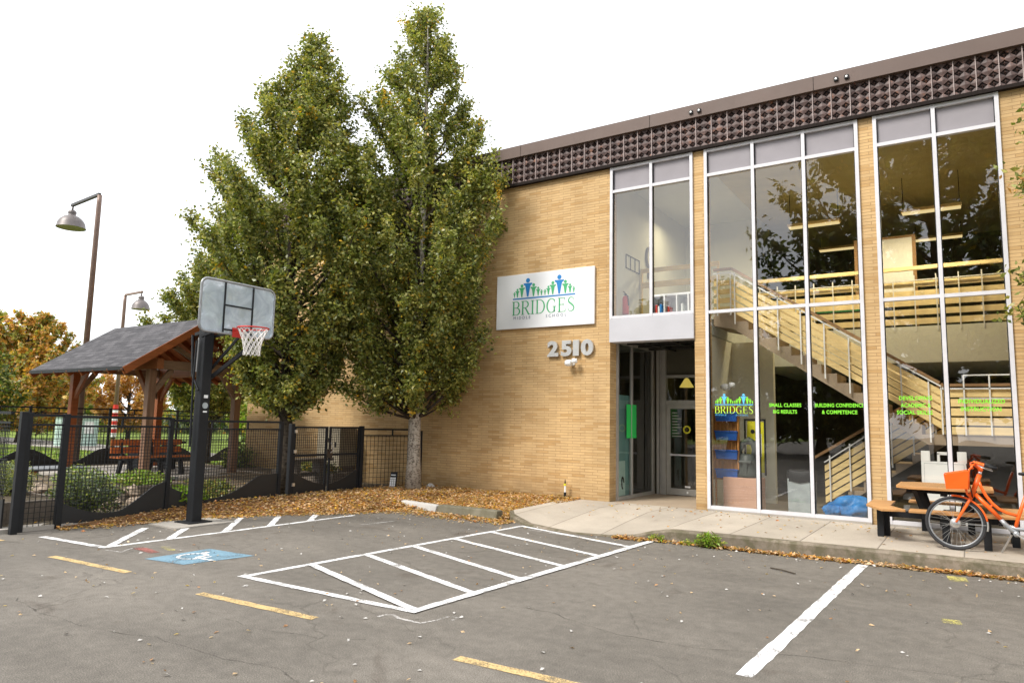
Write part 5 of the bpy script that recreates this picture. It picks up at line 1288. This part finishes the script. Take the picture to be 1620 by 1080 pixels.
b = MB(); b.tube([V3(.252, .605), V3(.30, .545), V3(.37, .475), V3(.42, .45)], [.026, .028, .03, .032], 12); b.tube([V3(.32, .53), V3(.42, .50), V3(.6, .50), V3(rx_, hz)], [.02, .026, .022, .016], 12); obj('chain_stay', b, 'grey_alloy', BK, smooth=True)
b = MB(); b.tube([V3(.565, 1.04), V3(.59, 1.16)], .014, 10); obj('seat_post', b, 'chrome', BK, smooth=True)
b = MB(); b.lathe(V3(.405, .44, -.05), [(0, 0), (.03, 0), (.035, .01), (.035, .09), (.03, .10), (0, .10)], 16, 'y'); obj('bottom_bracket', b, 'grey_alloy', BK, smooth=True)
b = MB(); b.bar(V3(.405, .44, -.07), V3(.53, .36, -.075), .028, .016); b.bar(V3(.405, .44, .07), V3(.28, .52, .075), .028, .016); obj('crank', b, 'chrome', BK, bevel=.004)
for p, s_ in ((V3(.54, .355, -.12), -1), (V3(.275, .525, .12), 1)): obj('pedal', MB().box(p[0]-.045, p[0]+.045, p[1]-.045, p[1]+.045, p[2]-.012, p[2]+.012), 'black', BK, bevel=.004)
b = MB(); b.add([V3(.46, 1.20, -.02), V3(.46, 1.20, .02), V3(.72, 1.22, .085), V3(.76, 1.22, 0), V3(.72, 1.22, -.085), V3(.46, 1.165, -.02), V3(.46, 1.165, .02), V3(.72, 1.15, .08), V3(.76, 1.15, 0), V3(.72, 1.15, -.08)], [(0, 4, 3, 2, 1), (5, 6, 7, 8, 9), (0, 1, 6, 5), (1, 2, 7, 6), (2, 3, 8, 7), (3, 4, 9, 8), (4, 0, 5, 9)]); obj('saddle', b, 'black', BK, bevel=.015)
# fenders
def fender(cx_, a0, a1, k, nm, wd=.055):
    A = np.linspace(R(a0), R(a1), 20); b = MB(); vs = []
    for a in A:
        for s_, rr in ((-wd/2, .340), (-wd/4, .356), (wd/4, .356), (wd/2, .340)): vs.append(V3(cx_+rr*math.cos(a), hz+rr*math.sin(a), s_))
    b.add(vs, [f for i in range(19) for f in ((i*4, i*4+1, i*4+5, i*4+4), (i*4+1, i*4+2, i*4+6, i*4+5), (i*4+2, i*4+3, i*4+7, i*4+6))]); o = obj(nm, b, k, BK, smooth=True)
    sd_ = o.modifiers.new('solid', 'SOLIDIFY'); sd_.thickness = .006
fender(hx, 95, 8, 'orange', 'front_fender'); fender(hx, 7, -12, 'steel', 'fender_tip', .06); fender(rx_, 170, 15, 'orange', 'rear_fender', .06)
b = MB(); b.bar(V3(hx, hz, -.06), V3(hx+.335, hz+.0, -.03), .006); obj('fender_stay', b, 'chrome', BK)
# handlebar, grips, levers
b = MB(); b.tube([(.20, BY-.30, 1.255), (.11, BY-.27, 1.275), (.03, BY-.16, 1.30), (.005, BY, 1.30), (.03, BY+.16, 1.30), (.11, BY+.27, 1.275), (.20, BY+.30, 1.255)], .014, 10); b.tube([(-.02, BY-.03, 1.22), (-.03, BY, 1.29), (-.0, BY+.03, 1.31), (.04, BY+.03, 1.25)], .018, 8); obj('handlebar', b, 'orange', BK, smooth=True)
for s_ in (-1, 1):
    b = MB(); b.tube([(.11, BY+s_*.272, 1.275), (.24, BY+s_*.31, 1.248)], .019, 10); obj('grip', b, 'black', BK, smooth=True)
    b = MB(); b.tube([(.05, BY+s_*.20, 1.28), (.08, BY+s_*.22, 1.25), (.19, BY+s_*.28, 1.215)], .008, 6); obj('brake_lever', b, 'chrome', BK, smooth=True)
b = MB()
for k, pts in enumerate([[V3(.0, 1.3, -.05), V3(-.08, 1.28, -.07), V3(-.06, 1.05, -.05), V3(-.03, .85, -.04)], [V3(.03, 1.3, .06), V3(-.05, 1.26, .06), V3(.0, 1.0, .05), V3(.02, .85, .03)]]): b.tube(pts, .006, 6)
obj('brake_cable', b, 'black', BK, smooth=True)
# basket: tapered solid-sided tray with open top and a carrying frame
b = MB(); t = .008
def tray(b, x0a, x1a, x0b, x1b, z0, z1a, z1b, w0, w1):
    o = [V3(x0a, z0, -w0), V3(x1a, z0+.01, -w0), V3(x1a, z0+.01, w0), V3(x0a, z0, w0), V3(x0b, z1a, -w1), V3(x1b, z1b, -w1), V3(x1b, z1b, w1), V3(x0b, z1a, w1)]
    c = [Vector(v) for v in o]; ce = sum(c, Vector())/8; i_ = [ce+(v-ce)*.955 for v in c]
    for k in range(4, 8): i_[k].z = c[k].z
    b.add(c+i_, [(0, 3, 2, 1), (0, 1, 5, 4), (1, 2, 6, 5), (2, 3, 7, 6), (3, 0, 4, 7), (8, 9, 10, 11), (8, 12, 13, 9), (9, 13, 14, 10), (10, 14, 15, 11), (11, 15, 12, 8), (4, 5, 13, 12), (5, 6, 14, 13), (6, 7, 15, 14), (7, 4, 12, 15)])
tray(b, -.315, -.075, -.335, -.055, .955, 1.145, 1.205, .17, .20); obj('basket', b, 'orange', BK, bevel=.006)
b = MB()
for s_ in (-.12, .12): b.tube([V3(-.05, 1.21, s_), V3(-.01, 1.27, s_*.6), V3(.02, 1.29, s_*.3)], .011, 8); b.tube([V3(-.10, .955, s_), V3(-.09, .90, s_*.8), V3(-.04, .84, s_*.4)], .012, 8)
b.tube([V3(-.055, 1.22, -.12), V3(-.07, .96, -.12)], .011, 8); obj('basket_bracket', b, 'orange', BK, smooth=True)
b = MB(); b.bar(V3(rx_-.2, .88), V3(rx_+.15, .88), .13, .02); b.bar(V3(rx_, .88, .05), V3(rx_, hz, .05), .01); b.bar(V3(rx_, .88, -.05), V3(rx_, hz, -.05), .01); obj('rear_rack', b, 'grey_alloy', BK)
b = MB(); b.bar(V3(.36, .42, .03), V3(.25, TZ+.005, .16), .02, .014); obj('kickstand', b, 'chrome', BK)

# ================================================================== WHEEL STOPS, STAKES
def wstop(p, q, k, label, w=.2, h=.14):
    p, q = Vector((*p, 0)), Vector((*q, 0)); d = (q-p).normalized(); n = Vector((-d.y, d.x, 0)); b = MB()
    pr = [(-w/2, 0), (w/2, 0), (w*.36, h), (-w*.36, h)]
    vs = [p+n*u+Vector((0, 0, v)) for u, v in pr]+[q+n*u+Vector((0, 0, v)) for u, v in pr]
    b.add(vs, [(3, 2, 1, 0), (4, 5, 6, 7), (0, 1, 5, 4), (1, 2, 6, 5), (2, 3, 7, 6), (3, 0, 4, 7)])
    return obj('wheel_stop', b, k, None, bevel=.018, at=tuple((p+q)/2), label=label, cat='wheel stop')
wstop((-9.50, -2.30), (-8.42, -2.50), 'wstop_l', 'pale clean concrete wheel stop half covered by leaves', .22, .13)
wstop((-8.38, -2.52), (-7.04, -2.52), 'wstop_d', 'dark mossy concrete wheel stop at the edge of the leaf bed', .24, .15)
r = empty('stake_marker', (-7.05, -.13, .14), 'short stake light with a yellow band at the foot of the wall', 'stake')
obj('stake', MB().tube([(-7.05, -.13, .10), (-7.05, -.13, .30)], .028, 10), 'black', r); obj('white_sleeve', MB().tube([(-7.05, -.13, .302), (-7.05, -.13, .43)], .02, 10), 'white', r)
obj('yellow_band', MB().tube([(-7.05, -.13, .432), (-7.06, -.13, .475)], .026, 10), 'yellow', r); obj('stake_top', MB().tube([(-7.05, -.13, .478), (-7.05, -.13, .56)], [.018, .006], 8), 'black', r)
r = empty('leaning_sign', (-11.05, -.95, .12), 'small leaning placard with black head and white grid by the gate', 'placard')
b = MB(); b.add([(-11.12, -.98, .10), (-10.98, -.92, .10), (-11.03, -.82, .52), (-11.17, -.88, .52), (-11.13, -.95, .10), (-10.99, -.89, .10), (-11.04, -.79, .52), (-11.18, -.85, .52)], [(0, 1, 2, 3), (7, 6, 5, 4), (0, 4, 5, 1), (1, 5, 6, 2), (2, 6, 7, 3), (3, 7, 4, 0)]); obj('placard_board', b, 'black', r)
b = MB(); A, Bv, Cv = Vector((-11.115, -.985, .12)), Vector((.125, .054, 0)), Vector((-.045, .09, .36))
for i in range(3):
    for j in range(6):
        o = A+Bv*(i/3+.03)+Cv*(j/6*.8+.01); b.add([o, o+Bv*.27, o+Bv*.27+Cv*.11, o+Cv*.11], [(0, 1, 2, 3)])
o = A+Bv*.1+Cv*.9; b.add([o, o+Bv*.8, o+Bv*.8+Cv*.06, o+Cv*.06], [(0, 1, 2, 3)]); obj('white_grid', b, 'white', r)

# ================================================================== LAMPS, ROAD SIGN
def lamp(base, top, arm, label, rad=.42, band=False):
    x, y = base; r = empty('street_lamp', (x, y, .0), label, 'street lamp', 'tall brown lamp posts with domed shades')
    b = MB(); b.tube([(x, y, -.05), (x, y, top-.25), (x, y, top)], [.095, .07, .065], 12); obj('lamp_post', b, 'pole_brown', r, smooth=True)
    ax, ay = arm; b = MB(); b.bar((x-.0*ax, y, top+.03), (x+ax, y+ay, top+.03), .09, .09); obj('lamp_arm', b, 'steel_dark' if not band else 'pole_brown', r, bevel=.01)
    ex, ey = x+ax*.96, y+ay*.96
    b = MB(); b.tube([(ex, ey, top), (ex, ey, top-.16)], .03, 8); b.lathe((ex, ey, top-.32), [(0, .18), (.09, .17), (.12, .12), (.12, .07), (.10, .03), (.13, .0)], 20); obj('lamp_cap', b, 'lamp_shade', r, smooth=True)
    pr = [(.13, -.32), (.22, -.36), (.32, -.45), (.385, -.56), (.41, -.70), (.42, -.72)]
    b = MB(); b.lathe((ex, ey, top), [(q*rad/.42, z) for q, z in pr], 32); o = obj('lamp_shade', b, 'lamp_shade', r, smooth=True)
    b = MB(); b.lathe((ex, ey, top), [(.40*rad/.42, -.715), (.3*rad/.42, -.66), (0, -.62)], 32); b.k = 0; obj('reflector', b, 'lamp_in', o, smooth=True)
    if band:
        for k in range(8):
            b = MB(); b.tube([(x, y, .75+k*.17), (x, y, .92+k*.17)], .105, 12, caps=True); obj('warning_band', b, 'red' if k % 2 else 'white', r)
    else:
        b = MB(); b.tube([(x, y, .0), (x, y, .25)], .16, 12); obj('pole_base', b, 'pole_brown', r)
lamp((-21.73, -2.69), 8.25, (-2.0, .14), 'nearer tall brown lamp post with its domed shade hanging to the left')
lamp((-30.67, 2.98), 6.85, (1.5, -.08), 'farther lamp post with red and white bands, shade hanging to the right', .36, True)
r = empty('road_sign', (-23.8, 2.75, 0), 'white road sign with two black symbols on a post beyond the fence', 'road sign')
obj('sign_post', MB().tube([(-23.8, 2.75, -.02), (-23.8, 2.75, 2.3)], .03, 8), 'alu', r)
b = MB(); b.box(-.30, .30, -.012, .012, 1.55, 2.35)
def rotz(o, a, c):
    o.rotation_euler = (0, 0, a); return o
sp_ = MB()
ca, sa = math.cos(R(57)), math.sin(R(57))
def loc2(u, d, z): return (-23.8+u*ca+d*sa, 2.75+u*sa-d*ca, z)
def sbox(b, u0, u1, d0, d1, z0, z1):
    b.add([loc2(u, d, z) for z in (z0, z1) for u, d in ((u0, d1), (u1, d1), (u1, d0), (u0, d0))], [(0, 3, 2, 1), (4, 5, 6, 7), (0, 1, 5, 4), (1, 2, 6, 5), (2, 3, 7, 6), (3, 0, 4, 7)])
b = MB(); sbox(b, -.29, .29, .03, .05, 1.62, 2.32); obj('sign_plate', b, 'white', r)
for u, zz in ((-.12, 0), (.12, -.03)):
    b = MB(); sbox(b, u-.022, u+.022, .051, .056, 1.74+zz, 2.12+zz); obj('symbol_stem', b, 'black', r)
    b = MB(); b.add([loc2(u-.075, .056, 2.08+zz), loc2(u+.075, .056, 2.08+zz), loc2(u, .056, 2.23+zz)], [(0, 1, 2)]); obj('symbol_head', b, 'black', r)
# pale green far shed behind the rear fence
r = empty('far_shed', (-38.5, 5.6, 0), 'pale green and white low building far beyond the lawn', 'building')
b = MB(); b.box(-39.5, -38.6, 4.6, 6.3, 0, 1.55); obj('shed_wall', b, simple('pale_green_cladding', (.42, .56, .50), .7), r)
obj('shed_roof', MB().box(-39.7, -38.4, 4.5, 6.4, 1.55, 1.63), 'concrete', r)
for y in (4.9, 5.6): obj('shed_window', MB().box(-38.6, -38.57, y, y+.45, .7, 1.3), 'white', r)
r = empty('far_house', (-60, 34, 0), 'grey house wall half hidden by far trees', 'house')
obj('house_wall', MB().box(-63, -57, 32, 38, 0, 4.2), 'int_wall', r); b = MB(); b.prism([(31.6, 4.2), (38.4, 4.2), (35, 6.2)], -63.3, -56.7, 'yz'); obj('house_roof', b, 'shingle', r)

# ================================================================== TREES
T1P = [(2.0, .3), (2.3, 1.5), (2.7, 1.7), (3.2, 1.65), (4.0, 1.8), (4.7, 2.05), (5.3, 2.5), (6.3, 2.55), (7.2, 2.1), (8.2, 1.6), (9.4, 1.1), (10.4, .62), (11.35, .14)]
tree('street_tree', (-10.48, -.85, .12), T1P, 'taller conical green tree with pale patchy trunk close to the brick wall', group='two conical street trees by the school', trunk_r=.15, nbr=125, ntw=34, nlf=25, leaf=.09, seed=3, rise=(.7, 1.5), ymax=-.08, skew=.10, lean=-.12, sig=.058)
T2P = [(1.9, .3), (2.2, 1.0), (2.8, 1.15), (3.6, 1.35), (4.3, 1.9), (5.0, 2.3), (6.0, 2.3), (6.9, 2.0), (7.8, 1.45), (8.6, .95), (9.4, .5), (10.15, .1)]
tree('street_tree', (-12.3, -2.93, .1), T2P, 'shorter conical green tree with dark trunk behind the garden gate', group='two conical street trees by the school', trunk_r=.15, nbr=155, ntw=34, nlf=25, leaf=.09, seed=8, rise=(.7, 1.5), bark='bark_dark', skew=.06, lean=.18, sig=.058)
T3P = [(1.7, .4), (2.4, 1.5), (3.6, 2.0), (5.0, 2.1), (6.0, 1.6), (6.8, .8), (7.2, .3)]
tree('street_tree', (-22.2, 1.75, .1), T3P, 'smaller green tree rising behind the shelter roof', trunk_r=.13, nbr=90, ntw=28, nlf=22, leaf=.12, seed=12, skew=.1, bark='bark_dark')
# tree standing outside the right of the frame, its twigs reach in
T4P = [(2.6, .4), (3.0, 2.3), (3.6, 2.50), (4.2, 1.9), (4.9, 2.3), (5.3, 1.6), (6.5, 1.3), (8.0, .9), (9.0, .3)]
tree('street_tree', (2.44, -2.15, .15), T4P, 'leafy tree at the right edge with twigs hanging before the brick', trunk_r=.12, nbr=60, ntw=22, nlf=20, leaf=.095, seed=21, bark='bark_dark', mats=('leafA', 'leafB', 'leafC', 'leafD', 'leafO'), wts=(.4, .25, .2, .08, .04))
AUT = ('leafO', 'leafA', 'leafY', 'leafT', 'leafR')
tree('autumn_tree', (-44.9, 5.2, 0), [(1.0, 1.5), (2.2, 3.3), (3.8, 3.6), (5.2, 2.9), (6.4, 2.0), (7.3, .8)], 'big orange and yellow autumn tree at far left', group='autumn trees beyond the garden', trunk_r=.22, nbr=80, ntw=20, nlf=20, leaf=.24, seed=31, mats=('leafO', 'leafA', 'leafC', 'leafT', 'leafY'), wts=(.22, .25, .25, .1, .18), bark='bark_dark')
tree('autumn_tree', (-51.5, 4.2, 0), [(1.0, 1.5), (3, 3.4), (5.5, 3.9), (7.6, 2.6), (8.9, .8)], 'green tree at the extreme left rising above the orange one', group='autumn trees beyond the garden', trunk_r=.25, nbr=70, ntw=20, nlf=18, leaf=.27, seed=32, mats=('leafA', 'leafC', 'leafC', 'leafD', 'leafY'), bark='bark_dark')
tree('autumn_tree', (-45.5, 11.6, 0), [(1.0, .8), (2.0, 2.2), (3.4, 2.4), (4.4, 1.5), (5.1, .5)], 'orange tree seen through the shelter between its posts', group='autumn trees beyond the garden', trunk_r=.14, nbr=60, ntw=18, nlf=18, leaf=.20, seed=33, mats=('leafO', 'leafT', 'leafO', 'leafY', 'leafT'), wts=(.3, .3, .2, .1, .1), bark='bark_dark')
tree('autumn_tree', (-38.0, 0.2, 0), [(1.0, .8), (1.8, 2.0), (3.0, 2.2), (4.0, 1.5), (4.6, .4)], 'low dusky green tree under the orange crown at left', group='autumn trees beyond the garden', trunk_r=.12, nbr=50, ntw=18, nlf=18, leaf=.18, seed=34, mats=('leafB', 'leafA', 'leafC', 'leafO', 'leafY'), wts=(.4, .3, .15, .1, .05), bark='bark_dark')
for i, (x, y, h, sd_, lb) in enumerate([(-47, 17.6, 6.2, 35, 'grey green conifer left of the basketball pole'), (-42, 17.8, 5.2, 36, 'grey green conifer right behind the basketball pole'), (-34.5, 13.5, 4.6, 37, 'fresh green tree beside the road sign')]):
    tree('far_tree', (x, y, 0), [(.6, .8), (1.4, 2.2), (2.8, 2.1), (h*.7, 1.3), (h, .3)], lb, trunk_r=.14, nbr=56, ntw=18, nlf=18, leaf=.2, seed=sd_, mats=('leafG', 'leafB', 'leafG', 'leafF', 'leafY') if i < 2 else ('leafF', 'leafA', 'leafC', 'leafD', 'leafY'), wts=(.45, .3, .15, .1, .0), bark='bark_dark')
# a wooded belt on the horizon, too far to tell single trees apart
g = np.random.default_rng(5); n = 26000
ang = g.uniform(R(-100), R(-30), n); dist = g.uniform(75, 100, n)
hgt = 3.2+1.6*np.sin(ang*31)+1.2*np.sin(ang*77+1)
pos = np.stack([np.sin(ang)*dist, -13+np.cos(ang)*dist, np.maximum(.2, g.random(n)**.7*hgt)], 1)
leaf_mesh('distant_woods', pos, .75, ['leafB', 'leafA', 'leafC', 'leafO', 'leafY', 'leafG'], [.3, .25, .2, .1, .07, .08], seed=6, aspect=.8, kind='stuff', label='wooded belt along the horizon', cat='woods')
# trees across the lot, behind the camera: they stand in the window reflections
def big_tree(base, P, label, seed, mats, wts, leaf=.36, nbr=80, bark='bark_dark', tr=.4, **kw):
    return tree('parking_lot_tree', base, P, label, trunk_r=tr, nbr=nbr, ntw=18, nlf=15, leaf=leaf, seed=seed, mats=mats, wts=wts, bark=bark, twl=(.6, 1.6), sig=.2, group='trees across the lot', **kw)
GM = ('leafDk', 'leafB', 'leafA', 'leafB', 'leafY')
big_tree((-1.2, -31, 0), [(3.0, 2), (5, 8.5), (9, 9.5), (13, 9), (17, 7), (20, 3)], 'very large spreading dark tree across the lot', 51, GM, (.4, .3, .2, .1, 0), nbr=120, leaf=.42, tr=.5)
big_tree((14, -33, 0), [(3.0, 2), (5, 6.5), (10, 8), (15, 6), (19, 2)], 'large dark tree right of the spreading one across the lot', 52, GM, (.4, .3, .2, .1, 0), nbr=80)
big_tree((-14, -37, 0), [(1.5, 3.6), (4, 3.2), (8, 2), (12, .5)], 'tall narrow conifer across the lot', 53, GM, (.5, .3, .1, .1, 0), nbr=60)
big_tree((-19.5, -36, 0), [(1.5, 3.4), (4, 3.0), (7, 1.9), (10.5, .4)], 'shorter conifer left of the tall one across the lot', 54, GM, (.5, .3, .1, .1, 0), nbr=60)
big_tree((-8.5, -38, 0), [(1.5, 3.5), (4, 4.5), (7, 4.2), (10, 2)], 'round dark tree between conifer and spreading tree across the lot', 55, GM, (.4, .3, .2, .1, 0), nbr=60)
big_tree((-28, -36, 0), [(1.5, 3.5), (4, 4.5), (7, 4.2), (9, 2)], 'round tree at the far left across the lot', 56, GM, (.4, .3, .2, .1, 0), nbr=60)

# ================================================================== SHRUBS AND WEEDS
shrub('shrub', (-12.15, -7.05, .06), .48, .5, .62, 3800, .065, ['leafG', 'leafB', 'leafA', 'leafD'], [.4, .3, .2, .1], 'grey green bushy shrub behind the fence left of the rock heap', seed=1)
shrub('shrub', (-13.7, -7.55, .3), .55, .4, .55, 2500, .07, ['leafD', 'leafG', 'leafA'], [.4, .4, .2], 'feathery pale shrub in the bed near the corner post', seed=2, aspect=.25)
shrub('shrub', (-13.9, -6.3, .25), .5, .45, .45, 2200, .07, ['leafG', 'leafF', 'leafD'], [.5, .2, .3], 'soft grey shrub beyond the rock heap', seed=3, aspect=.3)
shrub('fern', (-11.75, -5.55, .02), .42, .36, .42, 1500, .12, ['leafF', 'leafA', 'leafF'], [.6, .2, .2], 'fresh light green fern just behind the hoop pole', seed=4, aspect=.35, cat='fern')
shrub('ground_plant', (-14.15, -5.05, .27), .62, .5, .28, 2600, .06, ['leafF', 'leafA', 'leafC'], [.5, .3, .2], 'low bright green plants filling the bed beside the orange plinth', seed=5, cat='plant')
shrub('ground_plant', (-13.0, -4.3, .05), .85, .5, .35, 2600, .07, ['leafA', 'leafB', 'leafC', 'leafBr'], [.3, .4, .2, .1], 'dark straggly ground cover before the gate', seed=6, cat='plant')
shrub('shrub', (-17.4, -.45, .15), .5, .35, .8, 2000, .08, ['leafA', 'leafB', 'leafC'], [.4, .4, .2], 'small dark bush at the left end of the brick wall', seed=7)
shrub('ground_plant', (-13.7, -1.0, .35), 1.0, .2, .3, 1600, .07, ['leafB', 'leafA', 'leafC', 'leafY'], [.4, .3, .2, .1], 'dark plants in the long bed before the brick', seed=8, cat='plant')
shrub('weed_clump', (-3.18, -2.98, .0), .19, .12, .17, 420, .085, ['leafF', 'leafA', 'leafC'], [.5, .3, .2], 'largest green weed tuft against the kerb', seed=10, cat='weed', aspect=.28, stems=4)
shrub('weed_clump', (-3.95, -2.98, .0), .12, .06, .09, 160, .06, ['leafF', 'leafC'], [.5, .5], 'small weed tuft by the ramp end of the kerb', seed=11, cat='weed', aspect=.3, stems=3)
shrub('weed_clump', (-3.5, -2.98, .0), .07, .04, .07, 80, .05, ['leafC', 'leafF'], [.5, .5], 'tiny weed between the two tufts at the kerb', seed=12, cat='weed', aspect=.3, stems=3)
# lawn blades close enough to read
g = np.random.default_rng(9); n = 16000
pos = np.stack([g.uniform(-34, -21.6, n), g.uniform(-9, 3, n), np.full(n, .06)], 1)
lg = leaf_mesh('grass_tufts', pos, .12, ['leafF', 'leafC', 'leafA'], [.6, .2, .2], seed=13, aspect=.3, up_bias=0, kind='stuff', label='tufted lawn grass beyond the rear fence', cat='grass')

# ================================================================== FALLEN LEAVES
g = np.random.default_rng(17)
def scatter(n, fx, fy, fz_, acc=None):
    x = fx(n); y = fy(n, x)
    return np.stack([x, y, fz_(x, y)], 1)
P_ = []
n = 26000; u, v = g.random(n), g.random(n)
x = -11.36+4.6*u**.95; yf = np.interp(x, BXS, BYS)-.08; y = yf*(1-v**.9*.985)
bzv = np.array([bz(a, c) for a, c in zip(x, y)])
P_.append(np.stack([x, y, bzv+.012+g.random(n)*.035], 1))
n = 2600; x = g.uniform(-9.6, -6.6, n); y = -2.55-np.abs(g.normal(size=n))*.28; P_.append(np.stack([x, y, .006+g.random(n)*.012], 1))
n = 2200; t = g.random(n); y = -2.6-5.2*t; x = np.interp(-y, [2.5, 3.6, 4.45, 5.1, 6.0, 7.9], [-9.25, -9.5, -10.15, -10.6, -10.95, -11.35])+np.abs(g.normal(size=n))*.16; P_.append(np.stack([x, y, .008+g.random(n)*.015], 1))
n = 5200; x = g.uniform(-4.6, 6, n); y = -3.0-np.abs(g.normal(size=n))*.055-.0*x; y += np.interp(x, [-4.6, -3.8, 0, 6], [-.04, .06, .22, .3]); P_.append(np.stack([x, y, .006+g.random(n)*.03], 1))
n = 1200; x = g.uniform(-21, -11.6, n); y = g.uniform(-8.3, -.3, n); z = np.array([gz(a, c) for a, c in zip(x, y)]); P_.append(np.stack([x, y, z+.02+(((x < -15.5) & (x > -20.4) & (y > -4.75) & (y < -.9))*.22)], 1)[~((x < -15.5) & (y > -4.8))])
n = 220; x = g.uniform(-6.2, 1.0, n); y = -.15-g.random(n)**2*2.4; P_.append(np.stack([x, y, np.full(n, .178)], 1))
P_ = np.concatenate(P_)
P_ = P_[~((P_[:, 0] > -7.05) & (P_[:, 1] > -2.2) & (P_[:, 2] < .16))]
kp = (np.sin(P_[:, 0]*4.1+np.sin(P_[:, 1]*3.3)*1.5)*np.cos(P_[:, 1]*5.2+P_[:, 0]) > -.55) | (g.random(len(P_)) < .45)
P_ = P_[kp]
leaf_mesh('fallen_leaves', P_, .057, ['leafBr', 'leafO', 'leafT', 'leafR', 'leafY'], [.20, .17, .48, .09, .06], seed=19, aspect=.6, flat=True, kind='stuff', label='dry tan and orange leaves drifted over the bed and along the kerb', cat='leaves')

n = 750; x = g.uniform(-11, 3, n); y = -3.0-g.random(n)**1.5*7.5
leaf_mesh('scattered_leaves', np.stack([x, y, np.full(n, .010)], 1), .042, ['leafT', 'wstop_l', 'leafBr'], [.4, .4, .2], seed=23, aspect=.6, flat=True, kind='stuff', label='small pale dry leaves and petals strewn thinly over the asphalt', cat='leaves')

# old seams and stray cracks in the asphalt
def seam(name, pts, w, sd):
    g2 = random.Random(sd); out = []
    for (a, c) in zip(pts[:-1], pts[1:]):
        k = max(2, int(math.dist(a, c)/.12))
        for i in range(k): t = i/k; out.append((a[0]+(c[0]-a[0])*t+g2.uniform(-.018, .018), a[1]+(c[1]-a[1])*t+g2.uniform(-.018, .018)))
    mark(name, out, w, 'seam', .0028)
M['seam'] = paint_mat('seam_tar', (.10, .088, .074), .98, .30, .56)
seam('asphalt_seam', [(-3.5, -7.34), (-3.27, -7.31), (-2.57, -7.56), (-1.85, -7.52), (-1.22, -7.24), (-.6, -7.12), (0, -6.98), (2, -6.5)], .016, 1)
seam('asphalt_seam', [(-7.4, -9.9), (-6.7, -10.0), (-5.8, -9.95), (-5.3, -9.8), (-4.6, -9.8), (-4.0, -9.7), (-3.3, -9.9)], .014, 2)
seam('asphalt_seam', [(-5.6, -9.14), (-4.9, -9.2), (-4.2, -9.03), (-3.9, -8.8)], .010, 3)
seam('asphalt_seam', [(-11.3, -8.9), (-9.9, -8.5), (-9.3, -8.32)], .012, 4)
o = obj('fallen_twig', MB().tube([(-2.12, -3.95, .012), (-1.98, -4.02, .018), (-1.80, -4.12, .012)], .008, 5), 'bark_dark', None, at=(-2, -4, 0), label='thin dark twig lying on the asphalt left of the long white bay line', cat='twig')
